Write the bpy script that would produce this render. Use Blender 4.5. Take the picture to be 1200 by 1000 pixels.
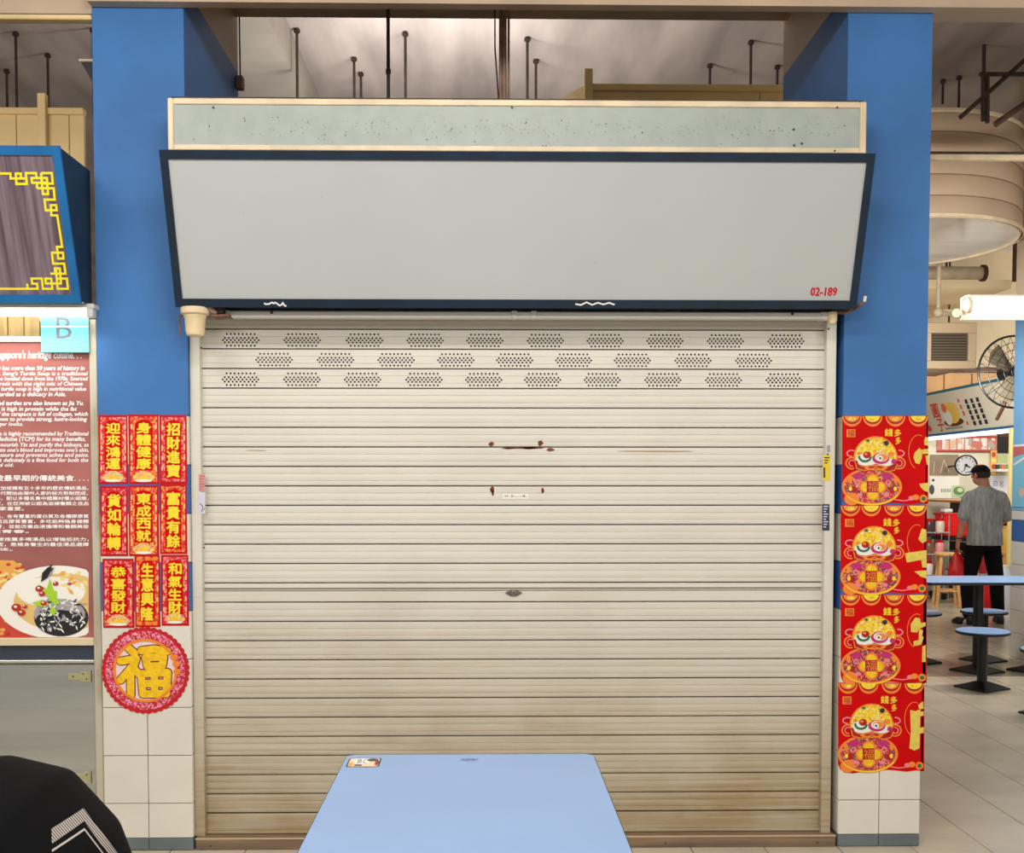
import bpy, bmesh, math, random
from mathutils import Vector, Matrix
random.seed(7)
for o in list(bpy.data.objects): bpy.data.objects.remove(o)
S = bpy.context.scene
COL = S.collection
R = math.radians

# ------------------------------------------------------------------ camera, world, lights, exposure
FPX, CAM = 1250.0, Vector((0, -4.386, 1.52))
PITCH, YAW = R(2.36), R(.93)
CX, CY = 569 + FPX*math.tan(YAW), 567 + FPX*math.tan(PITCH)
cd = bpy.data.cameras.new('camera'); cam = bpy.data.objects.new('camera', cd); COL.objects.link(cam)
cd.sensor_width = 36; cd.lens = 36*FPX/1200
cd.shift_x = (600-CX)/1200; cd.shift_y = (CY-500)/1200
cd.clip_start = .05; cd.clip_end = 200
cam.location = CAM; cam.rotation_euler = (R(90)-PITCH, 0, -YAW)
S.camera = cam
S.view_settings.view_transform = 'Standard'; S.view_settings.look = 'None'
S.view_settings.exposure = 0.0; S.view_settings.gamma = 1.0
S.view_settings.use_curve_mapping = False
W = bpy.data.worlds.new('world'); S.world = W; W.use_nodes = True
W.node_tree.nodes['Background'].inputs[0].default_value = (.98, .99, 1, 1)
W.node_tree.nodes['Background'].inputs[1].default_value = .55

def area(name, loc, rot, sx, sy, power, col=(1, .975, .94), spread=math.pi):
    l = bpy.data.lights.new(name, 'AREA'); l.shape = 'RECTANGLE'; l.size = sx; l.size_y = sy
    l.energy = power; l.color = col; l.spread = spread
    o = bpy.data.objects.new(name, l); COL.objects.link(o); o.location = loc; o.rotation_euler = rot
    return o
# the hall's fluorescent battens, in rows over the seating behind the camera
for i, (x, y, p) in enumerate([(-2.2, -2.0, 31), (0.0, -2.2, 35), (-1.6, -5.2, 74), (1.6, -5.2, 74), (3.9, -2.6, 46)]):
    area('hall_fluorescent', (x, y, 3.6), (R(22), 0, R(40) if x > 3 else 0), 1.5, .25, p)
# added unseen fills: one brightens the bare slab, one the left bulkhead
area('added_roof_fill', (-.35, 3.4, 3.3), (R(165), 0, 0), 1.2, .4, 62, (1, .96, .93))
area('added_left_fill', (-3.0, .9, 3.3), (R(108), 0, 0), 1.2, .15, 16, (1, .95, .9))
# the working stall's own light, the aisle lamp, and unseen added fills
area('kitchen_light', (7.4, 10.2, 2.75), (0, 0, 0), 1.6, 1.4, 44, (1, .98, .94))
area('aisle_lamp_and_fill', (4.4, 3.6, 2.72), (0, 0, 0), 1.2, .1, 46)
area('added_roof_fill', (8.2, 9.6, 3.0), (R(112), 0, R(8)), 2.0, .2, 40, (1, .96, .9))  # added light with no fitting behind it, brightens the far bulkhead
area('aisle_lamp_and_fill', (3.2, 4.3, 3.0), (0, R(-52), 0), .1, 1.2, 20)  # unseen fill added for the side face of the far pillar
area('aisle_lamp_and_fill', (3.3, .9, 2.9), (R(93), 0, R(-6)), 1.2, .1, 9, (1, .97, .93), R(58))  # unseen narrow fill added to light the drum
area('aisle_lamp_and_fill', (4.9, 7.2, 2.5), (R(82), 0, R(-18)), 1.2, .2, 66, (1, .96, .9))  # unseen fill added to brighten the far bulkhead and stall sign

# ------------------------------------------------------------------ helpers
def at(px, py, Y):
    """world X, Z of a photograph pixel lying in the plane at depth Y"""
    fw = Vector((math.sin(YAW)*math.cos(PITCH), math.cos(YAW)*math.cos(PITCH), -math.sin(PITCH)))
    rt = Vector((math.cos(YAW), -math.sin(YAW), 0)); up = rt.cross(fw)
    r = fw + rt*((px-CX)/FPX) - up*((py-CY)/FPX)
    t = (Y-CAM.y)/r.y
    p = CAM + r*t
    return p.x, p.z
def lin(c):
    c = c/255
    return c/12.92 if c <= .04045 else ((c+.055)/1.055)**2.4
def rgb(c): return (lin(c[0]), lin(c[1]), lin(c[2]), 1)
_mats = {}
def M(name, c, rough=.5, metal=0, var=0, scale=6, c2=None, bump=0, bscale=60, emit=0, stretch=(1, 1, 1), spec=.5, lo=.35, hi=.65):
    if name in _mats: return _mats[name]
    m = bpy.data.materials.new(name); m.use_nodes = True; _mats[name] = m
    n = m.node_tree.nodes; L = m.node_tree.links; b = n['Principled BSDF']
    b.inputs['Base Color'].default_value = rgb(c); b.inputs['Roughness'].default_value = rough
    b.inputs['Metallic'].default_value = metal; b.inputs['Specular IOR Level'].default_value = spec
    if emit:
        b.inputs['Emission Color'].default_value = rgb(c); b.inputs['Emission Strength'].default_value = emit
    if var or c2 or bump:
        g = n.new('ShaderNodeNewGeometry'); mp = n.new('ShaderNodeMapping'); mp.inputs['Scale'].default_value = stretch
        L.new(g.outputs['Position'], mp.inputs['Vector'])
    if var or c2:
        t = n.new('ShaderNodeTexNoise'); t.inputs['Scale'].default_value = scale; t.inputs['Detail'].default_value = 6
        L.new(mp.outputs[0], t.inputs['Vector'])
        r = n.new('ShaderNodeValToRGB'); L.new(t.outputs[0], r.inputs[0])
        r.color_ramp.elements[0].position = lo; r.color_ramp.elements[1].position = hi
        r.color_ramp.elements[0].color = rgb(c)
        if c2: r.color_ramp.elements[1].color = rgb(c2)
        else:
            r.color_ramp.elements[0].color = rgb([max(0, v*(1-var)) for v in c]); r.color_ramp.elements[1].color = rgb([min(255, v*(1+var)) for v in c])
        L.new(r.outputs[0], b.inputs['Base Color'])
    if bump:
        t2 = n.new('ShaderNodeTexNoise'); t2.inputs['Scale'].default_value = bscale; t2.inputs['Detail'].default_value = 4
        L.new(mp.outputs[0], t2.inputs['Vector'])
        bp = n.new('ShaderNodeBump'); bp.inputs['Strength'].default_value = bump; bp.inputs['Distance'].default_value = .01
        L.new(t2.outputs[0], bp.inputs['Height']); L.new(bp.outputs[0], b.inputs['Normal'])
    return m
def voro(name, cols, scale=120, rough=.5):
    """printed confetti pattern: cells of a few inks"""
    if name in _mats: return _mats[name]
    m = bpy.data.materials.new(name); m.use_nodes = True; _mats[name] = m
    n = m.node_tree.nodes; L = m.node_tree.links; b = n['Principled BSDF']; b.inputs['Roughness'].default_value = rough
    g = n.new('ShaderNodeNewGeometry'); v = n.new('ShaderNodeTexVoronoi'); v.inputs['Scale'].default_value = scale
    L.new(g.outputs['Position'], v.inputs['Vector'])
    s = n.new('ShaderNodeSeparateColor'); L.new(v.outputs['Color'], s.inputs[0])
    r = n.new('ShaderNodeValToRGB'); r.color_ramp.interpolation = 'CONSTANT'; L.new(s.outputs[0], r.inputs[0])
    e = r.color_ramp.elements
    while len(e) < len(cols): e.new(.5)
    for i, c in enumerate(cols): e[i].position = i/len(cols); e[i].color = rgb(c)
    L.new(r.outputs[0], b.inputs['Base Color'])
    return m

class MB:
    def __init__(s): s.v = []; s.f = []; s.m = []
    def add(s, vs, fs, mi=0):
        k = len(s.v); s.v += [tuple(p) for p in vs]; s.f += [tuple(i+k for i in f) for f in fs]; s.m += [mi]*len(fs); return s
    def box(s, x0, x1, y0, y1, z0, z1, b=0, mi=0):
        if x0 > x1: x0, x1 = x1, x0
        if y0 > y1: y0, y1 = y1, y0
        if z0 > z1: z0, z1 = z1, z0
        c = Vector(((x0+x1)/2, (y0+y1)/2, (z0+z1)/2)); h = Vector(((x1-x0)/2, (y1-y0)/2, (z1-z0)/2))
        b = min(b, .45*min(h)*2*.5) if b else 0
        if not b:
            vs = [(x, y, z) for x in (x0, x1) for y in (y0, y1) for z in (z0, z1)]
            return s.add(vs, [(0, 1, 3, 2), (4, 6, 7, 5), (0, 4, 5, 1), (2, 3, 7, 6), (0, 2, 6, 4), (1, 5, 7, 3)], mi)
        vs = []; ix = {}
        for sx in (-1, 1):
            for sy in (-1, 1):
                for sz in (-1, 1):
                    for a in range(3):
                        d = [sx*(h.x-(b if a != 0 else 0)), sy*(h.y-(b if a != 1 else 0)), sz*(h.z-(b if a != 2 else 0))]
                        ix[(sx, sy, sz, a)] = len(vs); vs.append(Vector(d))
        fs = []
        for a in range(3):
            o1, o2 = [q for q in range(3) if q != a]
            for sg in (-1, 1):
                f = []
                for u, w in ((-1, -1), (1, -1), (1, 1), (-1, 1)):
                    k = [0, 0, 0]; k[a] = sg; k[o1] = u; k[o2] = w; f.append(ix[(*k, a)])
                fs.append(f)
            for u in (-1, 1):
                for w in (-1, 1):
                    f = []
                    for sg, ax in ((-1, o1), (1, o1), (1, o2), (-1, o2)):
                        k = [0, 0, 0]; k[a] = sg; k[o1] = u; k[o2] = w; f.append(ix[(*k, ax)])
                    fs.append(f)
        for sx in (-1, 1):
            for sy in (-1, 1):
                for sz in (-1, 1): fs.append([ix[(sx, sy, sz, a)] for a in range(3)])
        out = []
        for f in fs:
            p = [vs[i] for i in f]; nn = (p[1]-p[0]).cross(p[2]-p[0]); cc = sum(p, Vector())/len(p)
            out.append(tuple(f) if nn.dot(cc) > 0 else tuple(reversed(f)))
        return s.add([v+c for v in vs], out, mi)
    def tube(s, pts, r, n=8, mi=0, cap=True, flat=1):
        pts = [Vector(p) for p in pts]; rs = r if isinstance(r, (list, tuple)) else [r]*len(pts)
        k = len(s.v); u = None
        for i, p in enumerate(pts):
            t = (pts[min(i+1, len(pts)-1)]-pts[max(i-1, 0)]).normalized()
            if u is None: u = t.orthogonal().normalized()
            u = (u-t*u.dot(t)).normalized(); w = t.cross(u)
            for j in range(n):
                a = 2*math.pi*j/n; s.v.append(tuple(p+u*(math.cos(a)*rs[i])+w*(math.sin(a)*rs[i]*flat)))
        for i in range(len(pts)-1):
            for j in range(n):
                s.f.append((k+i*n+j, k+i*n+(j+1) % n, k+(i+1)*n+(j+1) % n, k+(i+1)*n+j)); s.m.append(mi)
        if cap:
            s.f.append(tuple(k+j for j in reversed(range(n)))); s.m.append(mi)
            e = k+(len(pts)-1)*n; s.f.append(tuple(e+j for j in range(n))); s.m.append(mi)
        return s
    def lathe(s, prof, c=(0, 0, 0), n=24, mi=0, axis='z', cap=True):
        k = len(s.v); c = Vector(c)
        for (r, z) in prof:
            for j in range(n):
                a = 2*math.pi*j/n; p = (r*math.cos(a), r*math.sin(a), z)
                if axis == 'y': p = (p[0], -p[2], p[1])
                s.v.append(tuple(c+Vector(p)))
        for i in range(len(prof)-1):
            for j in range(n):
                s.f.append((k+i*n+j, k+i*n+(j+1) % n, k+(i+1)*n+(j+1) % n, k+(i+1)*n+j)); s.m.append(mi)
        if cap and prof[0][0] > 1e-5: s.f.append(tuple(k+j for j in reversed(range(n)))); s.m.append(mi)
        if cap and prof[-1][0] > 1e-5: s.f.append(tuple(k+(len(prof)-1)*n+j for j in range(n))); s.m.append(mi)
        return s
    def ball(s, c, r, mi=0, n=12, rot=None):
        r = r if isinstance(r, (tuple, list)) else (r, r, r); k = len(s.v); h = n//2
        for i in range(h+1):
            t = math.pi*i/h
            for j in range(n):
                a = 2*math.pi*j/n
                p = Vector((r[0]*math.sin(t)*math.cos(a), r[1]*math.sin(t)*math.sin(a), -r[2]*math.cos(t)))
                if rot: p = rot @ p
                s.v.append(tuple(Vector(c)+p))
        for i in range(h):
            for j in range(n):
                s.f.append((k+i*n+j, k+i*n+(j+1) % n, k+(i+1)*n+(j+1) % n, k+(i+1)*n+j)); s.m.append(mi)
        return s
    def prism(s, outline, d, mi=0):
        """outline: 3D loop; d: vector thickness"""
        o = [Vector(p) for p in outline]; n = len(o); d = Vector(d)
        nn = sum(((o[i]-o[0]).cross(o[i+1]-o[0]) for i in range(1, n-1)), Vector())
        if nn.dot(d) > 0: o.reverse()
        vs = o+[p+d for p in o]
        fs = [tuple(range(n)), tuple(range(2*n-1, n-1, -1))]+[(i, i+n, (i+1) % n+n, (i+1) % n) for i in range(n)]
        return s.add(vs, fs, mi)
    def build(s, name, mats, parent=None, smooth=False, bevel=0):
        me = bpy.data.meshes.new(name); me.from_pydata(s.v, [], s.f)
        for m in (mats if isinstance(mats, (list, tuple)) else [mats]): me.materials.append(m)
        if any(s.m): me.polygons.foreach_set('material_index', s.m)
        if smooth:
            me.polygons.foreach_set('use_smooth', [True]*len(me.polygons))
            try: me.set_sharp_from_angle(angle=R(40))
            except Exception: pass
        me.update(); o = bpy.data.objects.new(name, me); COL.objects.link(o)
        if parent: o.parent = parent
        return o
def tag(o, label=None, cat=None, group=None, kind=None):
    if label: o['label'] = label
    if cat: o['category'] = cat
    if group: o['group'] = group
    if kind: o['kind'] = kind
    return o
def thing(name, label, cat, group=None, loc=(0, 0, 0), kind=None):
    o = bpy.data.objects.new(name, None); COL.objects.link(o); o.location = loc; o.empty_display_size = .05
    return tag(o, label, cat, group, kind)
def struct(name, mb, m, parent=None, smooth=False):
    o = mb.build(name, m, parent, smooth)
    if not parent: o['kind'] = 'structure'
    return o
def copy_tree(o, parent=None):
    c = o.copy(); COL.objects.link(c)
    if parent: c.parent = parent
    for ch in list(o.children): copy_tree(ch, c)
    return c
# flat print drawn as polygons in the XZ plane, facing the aisle (-Y)
_txt = {}
def text_geo(body, bold=0, shear=0):
    key = (body, bold, shear)
    if key in _txt: return _txt[key]
    c = bpy.data.curves.new('t', 'FONT'); c.body = body; c.offset = bold; c.shear = shear; c.resolution_u = 2
    o = bpy.data.objects.new('t', c); COL.objects.link(o)
    me = bpy.data.meshes.new_from_object(o)
    vs = [(v.co.x, v.co.y) for v in me.vertices]; fs = [tuple(p.vertices) for p in me.polygons]
    bpy.data.objects.remove(o); bpy.data.curves.remove(c); bpy.data.meshes.remove(me)
    _txt[key] = (vs, fs); return _txt[key]
class Print(MB):
    """2D layers; map(u, v, lift) gives the 3D point"""
    def __init__(s, mp): super().__init__(); s.mp = mp; s.lift = .0004
    def poly(s, pts, mi=0, lift=None):
        l = (s.lift if lift is None else lift)+6e-6*min(len(s.f), 700)
        p = [Vector(s.mp(u, v, l)) for u, v in pts]; k = len(s.v)
        s.v += [tuple(q) for q in p]; s.f.append(tuple(range(k, k+len(p)))); s.m.append(mi); return s
    def ell(s, u, v, ru, rv, mi=0, lift=None, n=24, a0=0, a1=360):
        full = a1-a0 >= 360
        return s.poly([(u+ru*math.cos(R(a0+(a1-a0)*i/n)), v+rv*math.sin(R(a0+(a1-a0)*i/n))) for i in range(n if full else n+1)], mi, lift)
    def rect(s, u0, v0, u1, v1, mi=0, lift=None): return s.poly([(u0, v0), (u1, v0), (u1, v1), (u0, v1)], mi, lift)
    def line(s, pts, w, mi=0, lift=None, closed=False):
        l = s.lift if lift is None else lift; n = len(pts); L_, R_ = [], []
        for i in range(n):
            a = Vector(pts[(i-1) % n if closed else max(i-1, 0)]); b = Vector(pts[i]); c = Vector(pts[(i+1) % n if closed else min(i+1, n-1)])
            d1 = (b-a).normalized() if (b-a).length > 1e-9 else (c-b).normalized()
            d2 = (c-b).normalized() if (c-b).length > 1e-9 else d1
            nn = Vector((-d1.y-d2.y, d1.x+d2.x)); nn = nn.normalized() if nn.length > 1e-6 else Vector((-d1.y, d1.x))
            k = w/2/max(.4, nn.dot(Vector((-d1.y, d1.x))))
            L_.append(b+nn*k); R_.append(b-nn*k)
        for i in range(n if closed else n-1):
            j = (i+1) % n; s.poly([R_[i], R_[j], L_[j], L_[i]], mi, l)
        return s
    def ring(s, u, v, ru, rv, w, mi=0, lift=None, n=24, a0=0, a1=360):
        full = a1-a0 >= 360
        return s.line([(u+ru*math.cos(R(a0+(a1-a0)*i/n)), v+rv*math.sin(R(a0+(a1-a0)*i/n))) for i in range(n if full else n+1)], w, mi, lift, full)
    def text(s, body, u0, v0, u1, v1, mi=0, lift=None, bold=0, shear=0, keep=False):
        l = s.lift if lift is None else lift; vs, fs = text_geo(body, 0, shear)
        if not vs: return s
        x0 = min(p[0] for p in vs); x1 = max(p[0] for p in vs); y0 = min(p[1] for p in vs); y1 = max(p[1] for p in vs)
        sx = (u1-u0)/(x1-x0); sy = (v1-v0)/(y1-y0)
        if keep: sx = math.copysign(abs(sy), sx)
        bw = bold*abs(v1-v0)
        for q, (du, dv) in enumerate(((0, 0), (1, 0), (-1, 0), (0, 1), (0, -1))[:5 if bold else 1]):
            s.add([s.mp(u0+(p[0]-x0)*sx+du*bw, v0+(p[1]-y0)*sy+dv*bw, l+q*.00004) for p in vs], fs, mi)
        return s
    def stroke(s, pts, w, mi=0, lift=None):
        for (a, b) in zip(pts[:-1], pts[1:]): s.line([a, b], w, mi, lift)
        for (u, v) in pts: s.ell(u, v, w/2, w/2, mi, lift, 14)
        return s
def face_map(Y): return lambda u, v, l: (u, Y-l, v)
def px_map(Y):
    """u, v are photograph pixels on the plane at depth Y (v downward)"""
    def f(u, v, l):
        x, z = at(u, v, Y); return (x, Y-l, z)
    return f
ORD = ['first', 'second', 'third', 'fourth', 'fifth', 'sixth', 'seventh', 'eighth', 'ninth', 'tenth', 'eleventh', 'twelfth', 'thirteenth', 'fourteenth']

# ------------------------------------------------------------------ materials
blue = M('blue_paint', (64, 116, 176), .55, var=.05, scale=2.2, bump=.1, bscale=70, spec=.25)
cream_paint = M('cream_paint', (196, 172, 146), .6, var=.06, scale=2)
cream_panel = M('cream_panel', (232, 204, 146), .5, var=.05, scale=2.5)
white_tile = M('white_tile', (226, 220, 206), .22, var=.02, scale=3)
blue_tile = M('blue_tile', (62, 104, 172), .22, var=.04, scale=3)
grey_tile = M('grey_skirting_tile', (104, 114, 116), .35, var=.06, scale=6)
grout = M('grout', (150, 140, 124), .9)
floor_m = M('floor_tile', (188, 176, 154), .3, c2=(206, 194, 170), scale=2.2, stretch=(1, 1.6, 1), bump=.03, bscale=40)
floor_g = M('floor_grout', (104, 90, 72), .9)
slab_m = M('ceiling_slab', (186, 174, 168), .85, var=.12, scale=.8, stretch=(3, .6, 1))
dark_metal = M('rusty_steel', (62, 48, 40), .7, var=.2, scale=20)
navy = M('navy_frame', (10, 34, 54), .35, var=.12, scale=9)
board_white = M('sign_acrylic', (186, 188, 186), .25, var=.012, scale=1.5)
cream_frame = M('cream_frame', (226, 204, 168), .4, var=.05, scale=8)
pale_panel = M('pale_green_panel', (168, 175, 167), .45, c2=(160, 168, 158), scale=14)
alu = M('aluminium_guide', (218, 208, 192), .4, metal=.0, c2=(176, 150, 118), scale=2.6, stretch=(1, 1, 1), lo=.5, hi=.85)
white_plastic = M('white_plastic', (224, 222, 214), .35)
black = M('black_powder_coat', (14, 14, 15), .45)
red_paper = M('red_paper', (204, 1, 3), .55, var=.04, scale=8, spec=.12)
deep_red = M('deep_red_ink', (172, 8, 18), .45)
gold = M('gold_foil', (250, 196, 20), .4, var=.06, scale=60)
yellow_ink = M('yellow_ink', (252, 222, 44), .45)
orange_ink = M('orange_ink', (244, 136, 40), .45)
pink_ink = M('pink_ink', (240, 130, 140), .45)
paper_white = M('white_paper', (240, 238, 228), .5)
steel = M('stainless_steel', (196, 200, 198), .16, metal=.95, var=.05, scale=2, stretch=(.4, 1, 6))
table_blue = M('blue_laminate', (142, 174, 218), .35, var=.012, scale=3)
skin_m = M('skin', (206, 142, 112), .55, var=.03, scale=14)
black_cloth = M('black_cloth', (15, 15, 17), .9, var=.2, scale=30, spec=.2)
wood_m = M('pale_wood', (222, 170, 104), .5, var=.1, scale=10, stretch=(6, 6, 1))

# shutter paint: cream baked enamel, grime streaks thickening towards the floor
def shutter_material():
    m = bpy.data.materials.new('shutter_enamel'); m.use_nodes = True
    n = m.node_tree.nodes; L = m.node_tree.links; b = n['Principled BSDF']; b.inputs['Roughness'].default_value = .42
    g = n.new('ShaderNodeNewGeometry'); sp = n.new('ShaderNodeSeparateXYZ'); L.new(g.outputs['Position'], sp.inputs[0])
    def noise(sc, st):
        mp = n.new('ShaderNodeMapping'); mp.inputs['Scale'].default_value = st; L.new(g.outputs['Position'], mp.inputs[0])
        t = n.new('ShaderNodeTexNoise'); t.inputs['Scale'].default_value = sc; t.inputs['Detail'].default_value = 6; t.inputs['Roughness'].default_value = .65
        L.new(mp.outputs[0], t.inputs['Vector']); return t
    streak = noise(3, (.5, 1, 22)); blot = noise(1.6, (1, 1, 1.3)); drip = noise(9, (3, 1, .5))
    h = n.new('ShaderNodeMapRange'); h.inputs[1].default_value = 1.15; h.inputs[2].default_value = .1; h.inputs[3].default_value = 0; h.inputs[4].default_value = 1
    L.new(sp.outputs[2], h.inputs[0])
    def math_(op, a, c):
        q = n.new('ShaderNodeMath'); q.operation = op
        for i, v in enumerate((a, c)):
            if isinstance(v, (int, float)): q.inputs[i].default_value = v
            else: L.new(v, q.inputs[i])
        return q.outputs[0]
    s1 = math_('MULTIPLY', math_('ADD', math_('MULTIPLY', streak.outputs[0], .9), math_('MULTIPLY', blot.outputs[0], .7)), h.outputs[0])
    s2 = math_('MULTIPLY', math_('SUBTRACT', blot.outputs[0], .45), .5)
    s3 = math_('MULTIPLY', math_('SUBTRACT', streak.outputs[0], .56), .9)
    k = math_('ADD', math_('ADD', s1, math_('MAXIMUM', s2, 0)), math_('MAXIMUM', s3, 0))
    kc = n.new('ShaderNodeClamp'); L.new(k, kc.inputs[0])
    mx = n.new('ShaderNodeMix'); mx.data_type = 'RGBA'; L.new(kc.outputs[0], mx.inputs['Factor'])
    mx.inputs['A'].default_value = rgb((222, 217, 203)); mx.inputs['B'].default_value = rgb((164, 142, 104))
    L.new(mx.outputs['Result'], b.inputs['Base Color'])
    return m
shutter_m = shutter_material()

# ------------------------------------------------------------------ the setting
fl = struct('floor', MB().box(-12, 14, -9, 18, -.25, -.006), floor_g)
T = .3086
x_joint, y_joint = 2.09, .117
def add_floor_tiles():
    me = None
    cells = set()
    for i in range(-3, 7):
        for j in range(-3, 11): cells.add((i, j))
    for i in range(-14, -3):
        for j in range(-3, 0): cells.add((i, j))
    for (i, j) in sorted(cells):
        x, y = x_joint+(i+.5)*T, y_joint+(j+.5)*T
        if me is None:
            o = MB().box(-T/2+.0018, T/2-.0018, -T/2+.0018, T/2-.0018, -.0055, 0, .0015).build('floor_tile', floor_m, fl); me = o.data
        else:
            o = bpy.data.objects.new('floor_tile', me); COL.objects.link(o); o.parent = fl
        o.location = (x, y, random.uniform(-.0006, 0))
    return cells
cells = add_floor_tiles()
# the floor beyond, where joints run together: colour and joints in the material
def far_floor_mat():
    m = floor_m.copy(); m.name = 'far_floor_tiles'; n = m.node_tree.nodes; L = m.node_tree.links; b = n['Principled BSDF']
    src = b.inputs['Base Color'].links[0].from_socket
    g = n.new('ShaderNodeNewGeometry'); br = n.new('ShaderNodeTexBrick'); br.offset = 0
    mp = n.new('ShaderNodeMapping'); mp.inputs['Location'].default_value = (-x_joint, -y_joint, 0); L.new(g.outputs['Position'], mp.inputs[0]); L.new(mp.outputs[0], br.inputs['Vector'])
    br.inputs['Scale'].default_value = 1; br.inputs['Brick Width'].default_value = T; br.inputs['Row Height'].default_value = T; br.inputs['Mortar Size'].default_value = .003
    mx = n.new('ShaderNodeMix'); mx.data_type = 'RGBA'; L.new(br.outputs['Fac'], mx.inputs['Factor']); L.new(src, mx.inputs['A']); mx.inputs['B'].default_value = rgb((104, 90, 72))
    L.new(mx.outputs['Result'], b.inputs['Base Color']); b.inputs['Roughness'].default_value = .22
    return m
ff = MB()
x0, x1, x2, y0, y1, y2 = x_joint-14*T, x_joint-3*T, x_joint+7*T, y_joint-3*T, y_joint, y_joint+11*T
for (a, b, c, d) in ((-12, 14, -9, y0), (-12, 14, y2, 18), (-12, x0, y0, y2), (x2, 14, y0, y2), (x0, x1, y1, y2)):
    ff.add([(a, c, 0), (b, c, 0), (b, d, 0), (a, d, 0)], [(0, 1, 2, 3)])
ff.build('tile_paving', far_floor_mat(), fl)

struct('wall_rear', MB().box(-12, 14, 17.8, 18, 0, 5.0), M('far_wall_paint', (206, 196, 176), .7, var=.05, scale=.6))
struct('ceiling', MB().box(-12, 14, -9, 18, 5.0, 5.2), slab_m)
LX0, LX1, RX0, RX1, PD = -1.578, -1.212, 1.473, 1.818, .95
def pillar(name, x0, x1, label):
    p = thing(name, label, None, kind='structure')
    MB().box(x0+.006, x1-.006, .006, PD, 0, 1.80).build('tile_backing', grout, p)
    MB().box(x0, x1, 0, PD, 1.80, 3.53).build('painted_shaft', blue, p)
    MB().box(x0, x1, 0, PD, 3.53, 5.0).build('upper_shaft', cream_paint, p)
    w = (x1-x0)/2
    rows = [(1.797-.2*k-.2, 1.797-.2*k) for k in range(8)]+[(.052, .197)]
    me = {}
    def tile(kind, m, sx, sz, loc, rz=0):
        key = (kind, round(sx, 4), round(sz, 4))
        if key not in me:
            o = MB().box(-sx/2+.0015, sx/2-.0015, -.006, 0, -sz/2+.0015, sz/2-.0015, .0018).build('wall_tile', m, p); me[key] = o.data
        else:
            o = bpy.data.objects.new('wall_tile', me[key]); COL.objects.link(o); o.parent = p
        o.location = loc; o.rotation_euler[2] = rz
    for r, (za, zb) in enumerate(rows):
        isb = r in (1, 3); m = blue_tile if isb else white_tile; kd = 'b' if isb else 'w'
        for c in range(2): tile(kd, m, w, zb-za, (x0+w*(c+.5), .006, (za+zb)/2))
        for c in range(2):   # the faces turned to the shutter and to the next bay
            tile(kd, m, .2, zb-za, (x0+.006, .103+.2*c, (za+zb)/2), R(-90))
            tile(kd, m, .2, zb-za, (x1-.006, .103+.2*c, (za+zb)/2), R(90))
    for c in range(2): tile('g', grey_tile, w, .05, (x0+w*(c+.5), .005, .026))
    for c in range(2):
        tile('g', grey_tile, .2, .05, (x0+.006, .103+.2*c, .026), R(-90)); tile('g', grey_tile, .2, .05, (x1-.006, .103+.2*c, .026), R(90))
    return p
pillar('pillar_left', LX0, LX1, 'blue painted pillar tiled at its foot, with the small red couplets')
pillar('pillar_right', RX0, RX1, 'blue painted pillar tiled at its foot, with four big red lion posters')
# beams
struct('beam_front', MB().box(-1.577, 14, -.055, -.002, 3.430, 4.2), cream_paint)
struct('beam_back', MB().box(LX1, RX0, .70, .90, 3.78, 5.0), cream_paint)
struct('beam_right', MB().box(RX1, 14, 0, .13, 3.452, 4.2), cream_paint)
lb = struct('beam_left', MB().box(-12, LX0-.002, .01, .045, 3.408, 4.4), cream_paint)
MB().box(-12, LX0-.002, .0, .05, 3.382, 3.402, .004).build('beam_edge_strip', cream_panel, lb)
struct('beam_ceiling', MB().box(-2.3, -1.49, 1.2, 16, 4.7, 4.999), M('beam_paint', (158, 150, 140), .8, var=.06, scale=1.5))
# closed stall behind the shutter
dim_wall = M('shade_toned_wall', (92, 80, 68), .8, var=.1, scale=2)  # wall colour darkened to carry the gloom of the unlit stall
struct('wall_back', MB().box(-1.6, 1.84, 2.6, 2.7, 0, 3.0), dim_wall)
struct('wall_left', MB().box(-1.56, -1.50, PD, 2.6, 0, 3.0), dim_wall)
struct('wall_right', MB().box(1.75, 1.81, PD, 2.6, 0, 3.0), dim_wall)
struct('stall_roof', MB().box(-1.6, 1.84, .32, 2.7, 3.0, 3.05), dim_wall)

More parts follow.
